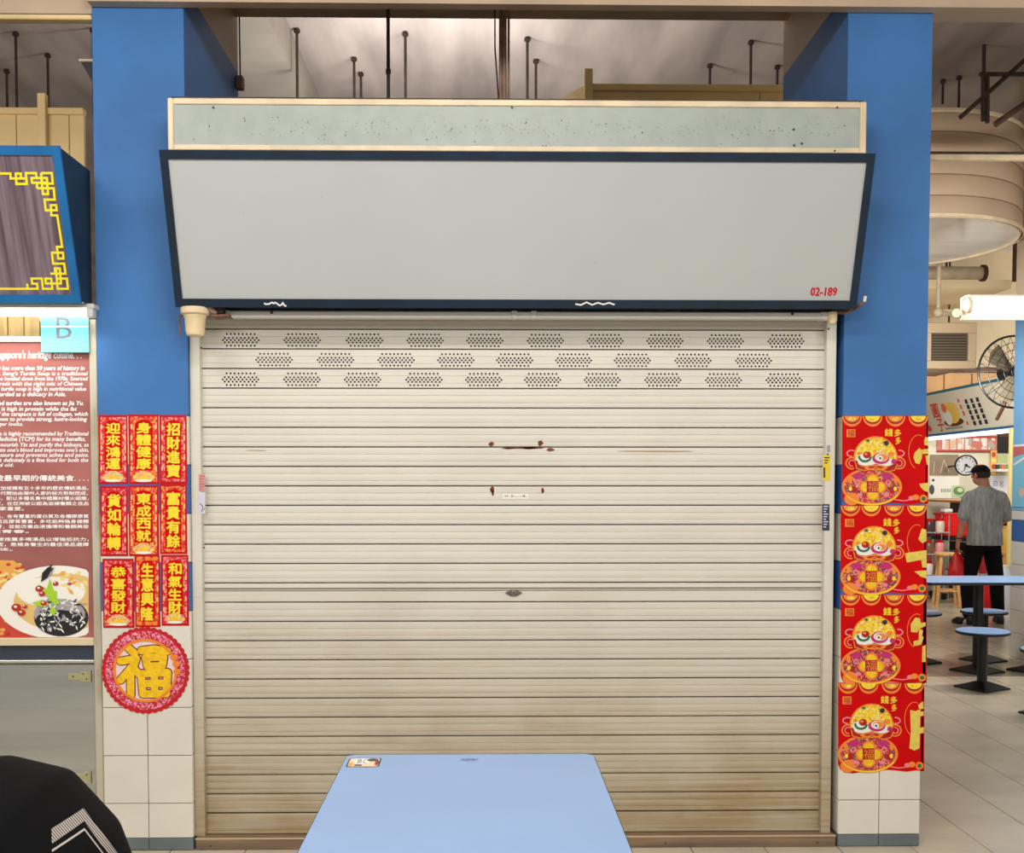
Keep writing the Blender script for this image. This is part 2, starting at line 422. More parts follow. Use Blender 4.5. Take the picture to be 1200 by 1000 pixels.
# ------------------------------------------------------------------ roller shutter
SH = thing('roller_shutter', 'closed cream slatted roller shutter between the two blue pillars', 'shutter')
sx0, sx1, SY, PZ, ZT = -1.172, 1.412, .06, .0808, 2.156
prof = [(0, .024), (.0040, .024), (.0042, .0008), (.012, -.0004), (.0200, 0), (.0212, .0022), (.0224, .0022), (.0236, 0), (.037, -.001), (.0499, 0), (.0511, .0022), (.0523, .0022), (.0535, 0), (.068, -.0004), (.0786, .0004), (.0794, .003), (.0796, .024)]
def slat_mb(skip=()):
    mb = MB()
    for i in range(len(prof)-1):
        if i in skip: continue
        (za, ya), (zb, yb) = prof[i], prof[i+1]
        mb.add([(sx0, ya, za), (sx1, ya, za), (sx1, yb, zb), (sx0, yb, zb)], [(0, 1, 2, 3)])
    return mb
def holed_slat(centres):
    mb = slat_mb(skip=(2, 3, 7, 8, 12, 13))
    hr, cw = .0043, .0163
    strips = [(.0042, .0095, None), (.0095, .0183, 8), (.0183, .0200, None), (.0236, .0324, 9), (.0324, .0412, 10), (.0412, .0499, 9), (.0535, .0573, None), (.0573, .0661, 8), (.0661, .0786, None)]
    q = lambda xa, xb, za, zb: mb.add([(xa, 0, za), (xb, 0, za), (xb, 0, zb), (xa, 0, zb)], [(0, 1, 2, 3)])
    for za, zb, n in strips:
        if n is None: q(sx0, sx1, za, zb); continue
        x = sx0; zc = (za+zb)/2
        for c in centres:
            xs = c-n*cw/2; q(x, xs, za, zb)
            for k in range(n):
                xa = xs+k*cw; xb = xa+cw; xm = (xa+xb)/2
                out = [(xb, zc), (xb, zb), (xm, zb), (xa, zb), (xa, zc), (xa, za), (xm, za), (xb, za)]
                inn = [(xm+hr*math.cos(R(45*i)), zc+hr*math.sin(R(45*i))) for i in range(8)]
                back = [(a, b) for a, b in inn]
                vs = [(a, 0, b) for a, b in out]+[(a, 0, b) for a, b in inn]+[(a, .003, b) for a, b in back]
                fs = [(i, (i+1) % 8, 8+(i+1) % 8, 8+i) for i in range(8)]+[(8+i, 8+(i+1) % 8, 16+(i+1) % 8, 16+i) for i in range(8)]
                mb.add(vs, fs)
            x = xs+n*cw
        q(x, sx1, za, zb)
    return mb
rowpx = [(398, [282, 354, 427, 498, 568, 639, 709, 779, 850, 921]), (421, [321, 393, 464, 534, 603, 672, 741, 812, 883]), (444, [282, 354, 425, 497, 567, 636, 706, 777, 848, 919])]
plain = None
for k in range(-1, 25):
    z = ZT-(k+1)*PZ
    if 0 <= k < 3:
        o = holed_slat([at(p, rowpx[k][0], SY)[0] for p in rowpx[k][1]]).build('slat', shutter_m, SH)
        o['label'] = 'slat pierced with groups of ventilation holes'
    elif k == 13:
        mb = MB()
        pr = [(0, .024), (.0040, .024), (.0042, 0), (.046, 0), (.0475, .006), (.0495, .006), (.051, -.003), (.054, -.004), (.0555, .012), (.060, .012), (.0615, -.003), (.077, -.002), (.0792, .003), (.0796, .024)]
        for i in range(len(pr)-1):
            (za, ya), (zb, yb) = pr[i], pr[i+1]
            mb.add([(sx0, ya, za), (sx1, ya, za), (sx1, yb, zb), (sx0, yb, zb)], [(0, 1, 2, 3)])
        o = mb.build('slat', shutter_m, SH); o['label'] = 'wider lock slat with a raised rib'
        lockz = z
    elif plain is None:
        o = slat_mb().build('slat', shutter_m, SH); plain = o.data
    else:
        o = bpy.data.objects.new('slat', plain); COL.objects.link(o); o.parent = SH
    o.location = (random.uniform(-.0008, .0008), SY, z)
zb_ = ZT-25*PZ-PZ*0
bb = MB().box(sx0, sx1, SY-.002, SY+.03, .062, zb_-.003, .003).box(sx0, sx1, SY-.012, SY+.03, .052, .064, .002)
bb.build('bottom_bar', shutter_m, SH)
for s_, (xa, xb) in (('l', (-1.211, -1.170)), ('r', (1.410, 1.450))):
    g = MB()
    g.box(xa, xb, SY-.035, SY-.030, .05, 2.19, .001)
    wl, wr = (xa, xa+.006), (xb-.006, xb)
    for a, b in (wl, wr): g.box(a, b, SY-.030, SY+.05, .05, 2.19)
    go = g.build('guide_rail', shutter_m, SH)
    MB().box(xa+.004 if s_ == 'l' else xb-.012, xa+.012 if s_ == 'l' else xb-.004, SY-.0365, SY-.035, .06, 2.15).build('rail_lip', shutter_m, go)
# lock
lx, lz = at(602, 695, SY)
lp = MB()
lp.prism([(lx-.036, SY-.002, lz), (lx-.012, SY-.002, lz+.013), (lx+.012, SY-.002, lz+.013), (lx+.036, SY-.002, lz), (lx+.012, SY-.002, lz-.013), (lx-.012, SY-.002, lz-.013)], (0, -.003, 0))
lko = lp.build('lock_plate', M('dull_zinc', (112, 100, 92), .45, metal=.5, var=.15, scale=60), SH)
MB().lathe([(.012, 0), (.012, .004), (.009, .006)], (lx, SY-.005, lz), 16, axis='y').build('lock_barrel', M('lock_barrel', (140, 132, 124), .35, metal=.8), lko)
MB().box(lx-.0015, lx+.0015, SY-.0125, SY-.0105, lz-.005, lz+.005).build('keyhole', black, lko)
# rust, worn label and stickers on the shutter
rust = M('rust', (142, 76, 22), .9, c2=(90, 34, 12), scale=90)
def blot(px, py, rx, ry, name='rust_stain', m=rust, Y=SY-.0012, seed=0):
    rnd = random.Random(seed); x, z = at(px, py, Y)
    p = Print(face_map(Y)); p.poly([(x+rx*math.cos(a)*rnd.uniform(.7, 1.2), z+ry*math.sin(a)*rnd.uniform(.7, 1.2)) for a in [2*math.pi*i/11 for i in range(11)]])
    return p.build(name, m, SH)
blot(576, 520.5, .012, .009, seed=1); blot(633.5, 519.5, .011, .012, seed=2); blot(577, 574, .009, .015, seed=3); blot(577.5, 578, .005, .012, seed=13); blot(636, 575, .007, .012, seed=4)
blot(616, 525.2, .075, .0035, seed=5); blot(645, 527.2, .016, .007, seed=6); blot(595, 525.4, .03, .004, seed=7); blot(620, 525, .03, .005, seed=17)
blot(770, 529, .19, .003, 'grime_streak', M('grime', (176, 150, 112), .8), seed=8)
blot(300, 528, .05, .002, 'grime_streak', M('grime', (176, 150, 112), .8), seed=9)
p = Print(px_map(SY-.0005)); p.rect(589, 584.5, 619, 578.5); p.text('V 5-.-.4.', 591, 583, 617, 580, 1, .0009)
o = p.build('worn_label', [paper_white, M('grey_print', (90, 80, 80), .6)], SH); o['label'] = 'small worn white label strip'
GY = SY-.0362
def sticker(x0_, y0_, x1_, y1_, m, lab, extra=None, ms=()):
    p = Print(px_map(GY)); p.rect(x0_, y1_, x1_, y0_)
    if extra: extra(p)
    o = p.build('sticker', [m]+list(ms), SH); o['label'] = lab
red_pale = M('faded_red', (214, 150, 148), .5); yel_st = M('yellow_label', (236, 204, 40), .45); navy_st = M('navy_label', (40, 48, 74), .45); dk_ink = M('dark_ink', (40, 34, 30), .6); lav = M('pale_lavender', (214, 212, 224), .5)
def rows_(p, x0_, x1_, ys, w, mi):
    for i, y in enumerate(ys): p.rect(x0_, y+w, x1_-(i % 3)*1.2, y, mi, .0008)
sticker(233, 556, 240.5, 576, red_pale, 'faded red square sticker on left guide rail', lambda p: rows_(p, 234, 240, range(558, 575, 3), 1, 1), [M('red_print', (190, 90, 90), .5)])
sticker(233, 577, 240.5, 602, lav, 'scribbled pale sticker on left guide rail', lambda p: p.line([(234, 590), (238, 594), (236, 600), (240, 596)], .8, 1, .0008), [dk_ink])
sticker(964.5, 533, 973, 563, yel_st, 'yellow label on right guide rail', lambda p: (rows_(p, 966, 972, range(536, 545, 3), 1.4, 1), p.rect(965, 560, 967, 548, 1, .0008)), [dk_ink])
sticker(963.5, 591, 972, 622, navy_st, 'navy printed label on right guide rail', lambda p: rows_(p, 965, 970.5, range(593, 620, 3), 1.3, 1), [lav])
p = Print(px_map(GY)); p.rect(969, 530, 973, 522); p.build('screw_cover', M('grey_plate', (160, 156, 148), .5), SH)
for (px_, py_) in ((236, 408), (971, 385.5), (970, 532.5), (239, 642)):
    x, z = at(px_, py_, GY); MB().lathe([(.004, 0), (.004, .001), (.002, .002)], (x, GY, z), 10, axis='y').build('screw', dark_metal, SH)
# threshold
sill = struct('trim_1', MB().box(-1.204, 1.466, 0, .10, 0, .050, .003), M('threshold_aluminium', (152, 126, 98), .5, metal=.3, c2=(112, 96, 82), scale=3, stretch=(.7, 1, 14)))
MB().box(-1.204, 1.466, -.002, .0, .044, .051, .0008).build('sill_nosing', M('worn_edge', (206, 182, 150), .4, metal=.3), sill)
for px_ in (247, 400, 560, 780, 958): 
    x, z = at(px_, 993, -.001); MB().lathe([(.004, 0), (.004, .0012)], (x, 0, .018), 8, axis='y').build('screw', dark_metal, sill)

# ------------------------------------------------------------------ hood of the shutter
HD = thing('shutter_hood', 'long pale shutter hood with cream edging above the blank sign', 'hood')
hx0, hx1, HY, hz0, hz1 = -1.222, 1.482, -.2, 2.805, 3.003
MB().box(hx0+.01, hx1-.01, HY+.012, .32, hz0+.008, hz1-.006).build('hood_body', cream_paint, HD)
MB().box(hx0+.02, hx1-.02, HY+.004, HY+.012, hz0+.02, hz1-.02).build('panel', pale_panel, HD)
MB().box(hx0+.022, hx1-.026, HY-.002, HY+.012, hz1-.024, hz1, .003).build('edging', cream_frame, HD)
MB().box(hx0+.022, hx1-.026, HY-.002, HY+.012, hz0, hz0+.022, .003).build('edging', cream_frame, HD)
MB().box(hx0, hx0+.022, HY-.002, HY+.012, hz0, hz1, .004).build('edging', cream_frame, HD)
MB().box(hx1-.026, hx1, HY-.002, HY+.012, hz0, hz1, .006).build('edging', cream_frame, HD)
MB().box(hx0+.012, hx1-.012, HY+.004, .32, hz1-.001, hz1+.006).build('lid', dark_metal, HD)
dark_spot = M('dark_spot', (66, 62, 56), .8)
hp = Print(px_map(HY+.004)); rnd = random.Random(3)
for _ in range(420):
    u, v = rnd.uniform(222, 1000), rnd.gauss(150, 9)
    if 134 < v < 170: hp.ell(u, v, rnd.uniform(.3, .9), rnd.uniform(.3, 1.1), 1 if rnd.random() < .9 else 0, n=6)
for (u, v) in ((930.5, 170.5), (939.5, 168.5), (930, 152), (636, 172), (640, 172)): hp.ell(u, v, 1.4, 1.4, 0, n=8)
tag(hp.build('stains', [dark_spot, M('faint_stain', (150, 154, 140), .7)], HD), 'speckled stains', kind='stuff')
for px_ in (250, 246, 981, 978, 600): 
    x, z = at(px_, 126 if px_ in (250, 981, 600) else 177, HY); MB().lathe([(.004, 0), (.003, .0015)], (x, HY-.002, z), 8, axis='y').build('screw', dark_metal, HD)

# ------------------------------------------------------------------ slanted sign boxes
def sign_box(root, x0, x1, fm, face_m, zt=2.772, zb=2.218, yt=-.31, yb=-.12, fr=.033):
    a = Vector((0, yt, zt)); b = Vector((0, yb, zb)); L = (a-b).length; up = (a-b)/L; nn = Vector((0, -up.z, up.y))
    def mp(u, v, l):
        p = b+up*v+nn*l; return (u, p.y, p.z)
    def bar(u0, u1, v0, v1, t0, t1):
        pts = [mp(u, v, t0) for u, v in ((u0, v0), (u1, v0), (u1, v1), (u0, v1))]
        return MB().prism(pts, nn*(t1-t0))
    MB().prism([(x0+.003, -.001, zb+.004), (x0+.003, -.001, zt-.004), mp(x0+.003, L-.006, -.004), mp(x0+.003, .006, -.004)], (x1-x0-.006, 0, 0)).build('box', M('navy_box', (20, 36, 56), .45, c2=(46, 58, 66), scale=5), root)
    bar(x0+fr*.6, x1-fr*.6, fr*.6, L-fr*.6, -.004, .002).build('face_panel', face_m, root)
    bar(x0, x1, L-fr, L, -.004, .008).build('frame_top', fm, root)
    bar(x0, x1, 0, fr, -.004, .008).build('frame_bottom', fm, root)
    bar(x0, x0+fr*.9, fr, L-fr, -.004, .008).build('frame_side', fm, root)
    bar(x1-fr*.9, x1, fr, L-fr, -.004, .008).build('frame_side', fm, root)
    def inv(px, py):   # photograph pixel -> board coordinates on the slanted face
        Y = -.2
        for _ in range(8):
            x, z = at(px, py, Y); v = (Vector((0, Y, z))-b).dot(up); Y = b.y+up.y*((z-b.z)/up.z)
        return x, (z-b.z)/up.z
    return mp, inv, L
SB = thing('signboard', 'blank white slanted signboard in a navy frame over the shutter, numbered 02-189', 'sign')
mp, inv, L_ = sign_box(SB, -1.222, 1.478, navy, board_white)
p = Print(mp); u0, v0 = inv(949.5, 346.5); u1, v1 = inv(981, 337)
p.text('02-189', u0, v0, u1, v1, 0, .0028, .05); p.build('lettering', M('sign_red', (200, 24, 30), .4), SB)
p = Print(mp)
for (xa, ya, xb, yb) in ((310, 355, 323, 355.5), (322, 355.5, 336, 357), (674, 355.6, 720, 355.8)):
    ua, va = inv(xa, ya); ub, vb = inv(xb, yb); rnd = random.Random(int(xa))
    n = 7; pts = [(ua+(ub-ua)*i/n, va+(vb-va)*i/n+rnd.uniform(-.006, .006)) for i in range(n+1)]
    p.line(pts, .006, 0, .0088)
p.build('paint_chips', paper_white, SB)
p = Print(mp); rnd = random.Random(5)
for _ in range(26):
    u, v = inv(rnd.uniform(215, 990), rnd.uniform(200, 345)); p.ell(u, v, rnd.uniform(.001, .004), rnd.uniform(.001, .004), 0, .0025, 6)
p.build('stains', M('board_stain', (170, 170, 160), .6), SB)['kind'] = 'stuff'

# batten under the sign
BT = thing('light_batten', 'long unlit white light batten under the blank signboard', 'lamp')
xa, zt_ = at(262, 363.8, -.03); xb, zb2 = at(975, 375, -.03); zt_ = min(zt_, 2.214)
MB().box(xa+.03, xb-.05, -.055, -.005, zb2, zt_, .004).build('housing', white_plastic, BT)
MB().box(xa, xa+.032, -.058, -.003, zb2-.002, zt_+.002, .004).build('end_cap', white_plastic, BT)
MB().box(xb-.055, xb, -.058, -.003, zb2-.002, zt_+.002, .004).build('end_cap', white_plastic, BT)
for px_ in (603, 626): 
    x, z = at(px_, 369, -.06); MB().box(x-.012, x+.012, -.06, -.004, zb2-.001, zt_+.003, .003).build('joint_clip', white_plastic, BT)
for px_ in (318, 929): 
    x, z = at(px_, 364, -.06); MB().box(x-.005, x+.005, -.059, -.05, zt_-.012, zt_, .001).build('clip', dark_metal, BT)
MB().box(xa-.02, xb+.01, .002, .030, zb2+.01, zt_-.004).build('mounting_rail', dark_metal, BT)

# bell-shaped cover at the left end and its bracket
BC = thing('alarm_bell', 'cream bell-shaped cover on a bracket at the left end of the sign', 'alarm')
bx, bz = at(228.5, 361, -.1); k = 1/292
MB().lathe([(.0, -33*k), (7*k, -33*k), (9.5*k, -31.5*k), (11*k, -27*k), (12*k, -12*k), (12.6*k, -11*k), (13*k, -9*k), (16*k, -7*k), (16.4*k, -1*k), (15.6*k, 0), (0, 0)], (bx, -.1, bz), 28).build('bell_cover', M('ivory_plastic', (232, 210, 168), .4, var=.03, scale=20), BC, smooth=True)
br_m = M('rusty_bracket', (128, 84, 64), .7, var=.2, scale=40)
x1_, z1_ = at(210.5, 371, -.1); x2_, z2_ = at(211, 394, -.1)
MB().tube([(bx-.03, -.1, z1_+.004), (x1_, -.1, z1_+.004), (x1_, -.1, z1_-.02), (x2_, -.1, z2_)], .0035, 8).build('hook', br_m, BC)
x3, z3 = at(243, 360, -.1); x4, z4 = at(262, 372, -.1)
MB().tube([(x3, -.1, z3), (x3+.03, -.08, z3-.02)], .011, 12).build('swivel_joint', M('pinkish_metal', (190, 156, 144), .5), BC)
MB().box(x3+.015, x4+.02, -.095, -.02, z4+.004, z4+.014, .002).build('bracket', br_m, BC)
MB().box(x3+.018, x4-.002, -.09, -.03, z4+.014, z4+.045, .004).build('clamp', M('dark_clamp', (48, 28, 34), .6), BC)
x5, z5 = at(236, 352, -.1); MB().tube([(x5, -.1, bz), (x5+.003, -.1, z5)], .005, 8).build('lamp_tip', white_plastic, BC)
BR = thing('bracket_arm', 'rusty bracket arm with a cream socket at the right end of the sign', 'bracket')
x, z = at(974.5, 380, -.05)
MB().lathe([(.0, 0), (.011, .001), (.018, .012), (.019, .046), (.0, .047)], (x, -.06, z), 20).build('socket', M('ivory_plastic', (232, 210, 168), .4), BR, smooth=True)
xa, za = at(992, 365.5, -.09); xb, zb3 = at(1014.5, 352, -.12); 
MB().tube([(x, -.06, za), (xa, -.075, za), ((xa+xb)/2, -.1, za+.012), (xb-.008, -.12, zb3-.006)], [.006, .008, .007, .006], 10).build('arm', br_m, BR)
MB().tube([(xb-.006, -.12, zb3-.006), (xb-.002, -.122, zb3+.016)], .0065, 10).build('lamp_tip', white_plastic, BR)

# ------------------------------------------------------------------ red couplets on the left pillar
border_a = voro('couplet_border_orange', [(222, 40, 24), (240, 120, 40), (214, 16, 20), (248, 170, 80), (226, 60, 50)], 150)
border_b = voro('couplet_border_pink', [(220, 24, 28), (236, 110, 120), (214, 16, 20), (240, 150, 130), (206, 20, 40)], 150)
lotus_m = voro('lotus_print', [(240, 170, 150), (250, 220, 90), (240, 130, 120), (200, 210, 130), (250, 190, 50)], 190)
cream_ink = M('pale_border_ink', (240, 190, 130), .5)
TXT = [('迎來鴻運', 115, 486.5, 150.2, 567.5, border_b, 1), ('身體健康', 150.2, 486, 186.6, 567.5, border_a, 1), ('招財進寶', 186.6, 486.5, 219.5, 567, border_b, 0),
       ('貨如輪轉', 117, 570, 150.2, 652, border_b, 0), ('東成西就', 150.2, 569, 186.6, 652, border_a, 1), ('富貴有餘', 186.6, 567.5, 219.5, 649.5, border_a, 0),
       ('恭喜發財', 120, 655, 157.5, 736, border_b, 1), ('生意興隆', 157.5, 651, 188, 735, border_a, 2), ('和氣生財', 188.5, 650.5, 221.5, 733.5, border_b, 3)]
cl_names = ['pink flowers', 'orange edging', 'pale pink edging']
for i, (t, xa, ya, xb, yb, bm, deco) in enumerate(TXT):
    row, colm = i//3, i % 3
    Y0 = -.0018 if i not in (6, 7) else -.0026
    O = thing('couplet_scroll', 'small red couplet paper reading %s in yellow, %s row, %s on the left pillar' % (t, ['top', 'middle', 'bottom'][row], ['left', 'centre', 'right'][colm]), 'paper', 'red couplets on the left pillar')
    mpx = px_map(Y0); w, h = xb-xa, yb-ya
    p = Print(mpx); (X0, _, Z1), (X1, _, Z0) = mpx(xa, ya, 0), mpx(xb, yb, 0)
    MB().box(X0, X1, Y0, Y0+.0012, Z0, Z1).build('sheet', red_paper, O)
    p = Print(mpx); p.rect(xa+2.5, yb-2.5, xb-2.5, ya+2.5, 0, .0002); p.line([(xa+1.4, ya+1.4), (xb-1.4, ya+1.4), (xb-1.4, yb-1.4), (xa+1.4, yb-1.4)], .7, 1, .0003, True)
    p.build('printed_border', [bm, deep_red], O)
    p = Print(mpx)
    foot = 16 if deco == 1 else (6 if deco in (0, 2) else 13)
    cx = (xa+xb)/2; hw = w*.29
    p.poly([(cx-hw, yb-foot), (cx+hw, yb-foot), (cx+hw, ya+11), (cx+hw*.6, ya+7), (cx, ya+5.5), (cx-hw*.6, ya+7), (cx-hw, ya+11)], 0, .0004)
    for sg in (-1, 1):
        for k in range(5): p.ell(cx+sg*w*.39, ya+14+k*h*.15, 1.2, 3.2, 1, .0004, 8)
    p.build('centre_panel', [red_paper, cream_ink], O)
    if deco in (1, 3):
        p = Print(mpx); p.ell(cx, yb-8, w*.36, 5.5, 0, .0006); p.ell(cx, yb-10, w*.26, 5.5, 0, .0007); p.ell(cx, yb-7.5, w*.16, 2.6, 1, .0008, 12); p.ell(cx, yb-4, w*.28, 1.6, 2, .0008, 12)
        p.build('lotus_picture', [lotus_m, gold, paper_white], O)
    if deco == 2:
        p = Print(mpx)
        for vv in (ya+3.5, yb-4.5):
            for q in (-1, 0, 1): p.rect(cx+q*9-2.6, vv+2.5, cx+q*9+2.6, vv-2, 0, .0006)
        p.build('corner_ornament', [orange_ink], O)
    n = len(t); z0 = ya+8.5; z1 = yb-foot-1; step = (z1-z0)/n
    p = Print(mpx); 
    for q, ch in enumerate(t):
        cw_ = w*.23
        p.text(ch, cx-cw_, z0+step*(q+.95), cx+cw_, z0+step*(q+.07), 0, .0009, .04)
    p.build('lettering', yellow_ink, O)
# round fu paper
FU = thing('fortune_roundel', 'round scalloped red paper-cut with gold fortune character below the couplets', 'paper')
fx, fz = at(170.5, 786, -.003); r = 51.5/285; Yf = -.003
ol = []
for i in range(264):
    a = 2*math.pi*i/264; rr = r*(1-.032*(1-abs(math.sin(a*22)))); ol.append((fx+rr*math.cos(a), Yf, fz+rr*math.sin(a)))
MB().prism(ol, (0, .0018, 0)).build('scalloped_rim', M('velvet_red', (196, 10, 24), .7, var=.1, scale=200), FU)
lace = voro('lace_print', [(196, 20, 50), (240, 170, 190), (206, 30, 60), (236, 120, 150), (196, 20, 50)], 170)
p = Print(face_map(Yf)); p.ring(fx, fz, r*.82, r*.82, r*.17, 0, .0004, 64)
for i in range(40):
    a = 2*math.pi*i/40; p.line([(fx+r*.74*math.cos(a), fz+r*.74*math.sin(a)), (fx+r*.83*math.cos(a+.06), fz+r*.83*math.sin(a+.06)), (fx+r*.90*math.cos(a), fz+r*.90*math.sin(a))], .0025, 1, .0006)
p.build('lace_band', [lace, pink_ink], FU)
p = Print(face_map(Yf)); p.ell(fx, fz, r*.72, r*.72, 0, .0008, 64)
p.build('pale_ground', M('pale_pink_paper', (240, 214, 214), .5), FU)
p = Print(face_map(Yf)); p.ring(fx, fz, r*.70, r*.70, r*.06, 0, .0030, 64)
for a in (25, 12, -2): p.ell(fx+r*.72*math.cos(R(a)), fz+r*.72*math.sin(R(a)), r*.085, r*.07, 0, .0036, 12)
p.build('gold_ring', orange_ink, FU)
FUK = [[(-.62, .86), (-.40, .66)], [(-.92, .36), (-.34, .46), (-.42, .22), (-.94, -.36)], [(-.56, .1), (-.56, -.92)], [(-.40, .04), (-.26, -.12)],
       [(-.14, .76), (.34, .82), (.84, .74)], [(.02, .50), (.70, .52), (.64, .18), (.08, .16), (.02, .50)], [(-.16, -.12), (.84, -.08), (.78, -.88), (-.10, -.9), (-.16, -.12)], [(-.12, -.5), (.8, -.48)], [(.34, -.1), (.34, -.88)]]
s_ = r*.60
for nm, wd, lf, m in (('character_outline', .365, .0010, M('maroon_ink', (120, 20, 14), .5)), ('fortune_character', .285, .0022, gold)):
    p = Print(face_map(Yf))
    for k_ in FUK: p.stroke([(fx+a_*s_, fz+b_*s_) for a_, b_ in k_], wd*s_, 0, lf)
    p.build(nm, m, FU)

# ------------------------------------------------------------------ four lion posters on the right pillar
bag_m = voro('flower_bag_print', [(196, 20, 34), (110, 40, 110), (70, 60, 70), (210, 30, 40), (240, 140, 60), (140, 120, 60), (220, 60, 110), (180, 16, 30), (230, 170, 90)], 165)
dots_m = voro('lion_brow_print', [(250, 212, 40), (250, 220, 60), (240, 190, 30), (252, 232, 120), (226, 170, 30)], 170)
green_ink = M('green_ink', (40, 110, 60), .5); magenta = M('magenta_ink', (196, 30, 110), .5); ink_dark = M('charcoal_ink', (40, 40, 50), .5); gold_pale = M('pale_gold', (226, 200, 84), .45, var=.04, scale=50)
PM = [red_paper, orange_ink, yellow_ink, dots_m, paper_white, green_ink, magenta, deep_red, bag_m, ink_dark, pink_ink, gold]
def lion_poster(px0, py0, label, strokes):
    O = thing('lion_poster', label, 'poster', 'lion posters on the right pillar')
    Y0 = -.0022; k = 1/9.52
    def mpx(u, v, l):
        x, z = at(px0+u*k, py0+v*k, Y0); return (x, Y0-l, z)
    cut = [(18, -28), (980, -28), (978, 962), (900, 950), (780, 965), (640, 950), (560, 945), (420, 966), (300, 968), (180, 985), (90, 975), (40, 935), (18, 880)]
    MB().prism([mpx(u, v, 0) for u, v in cut], (0, .0014, 0)).build('sheet', red_paper, O)
    xr, zt0 = RX1, mpx(980, -28, 0)[2]; zb0 = mpx(980, 960, 0)[2]
    MB().box(mpx(978, 0, 0)[0]-.0005, xr+.0022, Y0, Y0+.0014, zb0, zt0).box(xr+.0008, xr+.0022, Y0, .11, zb0, zt0).build('side_flap', red_paper, O)
    p = Print(mpx)
    for c in (128, 358, 612, 868):
        p.ell(c, -22, 110, 118, 1, .0003, 16, 0, 180); p.ell(c, -22, 96, 92, 7, .0005, 16, 0, 180); p.ell(c, -22, 84, 66, 2 if c in (358, 868) else 1, .0007, 14, 0, 180); p.ell(c, 10, 45, 20, 3, .0009, 8)
    p.build('lantern_row', PM, O)
    p = Print(mpx)
    p.ell(350, 768, 336, 212, 1, .0003, 36); p.ell(350, 765, 308, 184, 8, .0005, 36)
    p.ell(125, 905, 85, 70, 1, .0006, 16)
    for s in (-1, 1):
        p.ell(360+s*165, 650, 66, 36, 6, .0007, 12); p.ring(360+s*172, 722, 24, 24, 16, 10, .0008, 12); p.ell(360+s*215, 800, 42, 34, 7, .0007, 12); p.ell(360+s*150, 860, 34, 22, 10, .0007, 10); p.ell(360+s*255, 690, 24, 42, 1, .0007, 10); p.ell(360+s*250, 790, 20, 26, 2, .0008, 8)
    for (a, b) in ((0, -85), (0, 85), (-80, 0), (80, 0)): p.ell(360+a, 772+b, 72, 66, 1, .0009, 16)
    for (a, b) in ((0, -80), (0, 80), (-76, 0), (76, 0)): p.ell(360+a, 772+b, 54, 50, 11, .0011, 16)
    p.rect(290, 830, 422, 704, 7, .0013)
    p.ring(350, 768, 322, 198, 12, 2, .0014, 40, 25, 150)
    p.build('flowered_bag', PM, O)
    p = Print(mpx); p.text('福', 298, 822, 414, 712, 0, .0034, .0); p.build('bag_character', PM[1], O)
    p = Print(mpx)
    for s in (-1, 1):
        cx = 390+s*255
        p.ring(cx+s*12, 395, 52, 34, 15, 10, .0005, 18, -100 if s > 0 else 80, 130 if s > 0 else 310)
        p.ring(cx+s*8, 505, 66, 62, 15, 1, .0005, 20, -110 if s > 0 else 70, 140 if s > 0 else 320); p.ring(cx+s*8, 505, 34, 34, 12, 10, .0005, 16, -110 if s > 0 else 70, 140 if s > 0 else 320)
    def dome(cx, cy, rx, rt, rb, mi, lf): p.poly([(cx+rx*math.cos(R(10*i)), cy+(rb if i < 18 else rt)*math.sin(R(10*i))) for i in range(36)], mi, lf)
    dome(388, 450, 246, 246, 118, 1, .0020); dome(388, 448, 230, 226, 100, 3, .0022)
    for i_ in range(46): p.ell(388+math.cos(i_*2.4)*(26+i_*4.3)*.95, 350+math.sin(i_*2.4)*(20+i_*2.6), 11, 9, (2, 1, 11, 4, 2)[i_ % 5], .0024, 8)
    p.ell(262, 462, 92, 62, 4, .0032, 22); p.ell(300, 490, 120, 44, 4, .0032, 22); p.ell(470, 492, 130, 46, 4, .0032, 22)
    p.stroke([(172, 490), (190, 550), (260, 566), (330, 548), (388, 528), (450, 546), (520, 576), (590, 560), (615, 512)], 34, 7, .0034)
    dome(388, 556, 128, 36, 30, 1, .0040); p.ell(388, 552, 84, 16, 7, .0042, 16)
    p.line([(158, 490), (172, 562), (262, 588), (350, 568), (388, 548), (440, 572), (520, 602), (600, 582), (632, 512)], 12, 1, .0044)
    p.ring(268, 432, 64, 52, 24, 5, .0044, 16, 0, 190); p.ell(290, 412, 44, 38, 7, .0044, 14); p.ell(278, 402, 18, 15, 1, .0048, 8)
    p.ell(445, 452, 96, 62, 6, .0044, 20); p.ell(452, 440, 74, 46, 4, .0048, 18); p.ell(460, 440, 62, 38, 1, .0050, 18); p.ell(436, 448, 32, 28, 4, .0052, 12); p.ell(436, 450, 13, 13, 9, .0054, 8)
    p.ell(590, 486, 30, 28, 6, .0046, 12); p.ell(505, 280, 30, 27, 9, .0046, 10); p.ell(300, 252, 20, 16, 5, .0046, 8); p.ell(560, 400, 34, 26, 1, .0045, 10); p.ell(205, 392, 22, 18, 1, .0045, 10)
    p.build('lion_head', PM, O)
    p = Print(mpx); p.rect(66, 214, 166, 126, 1, .0004); p.text('福', 76, 206, 156, 134, 7, .0012, .0); p.build('seal_stamp', PM, O)
    p = Print(mpx); p.text('錢', 494, 205, 582, 120, 2, .0004, .02); p.text('多', 600, 205, 676, 128, 2, .0004, .02); p.text('多', 614, 292, 672, 215, 2, .0004, .02); p.build('lettering', PM, O)
    p = Print(mpx); p.ring(925, 900, 34, 34, 20, 1, .0004, 14); p.ell(925, 900, 24, 24, 5, .0006, 12); p.ell(840, 885, 40, 32, 1, .0004, 10); p.ell(790, 895, 34, 26, 10, .0003, 10); p.line([(600, 910), (700, 925), (770, 915)], 12, 10, .0003)
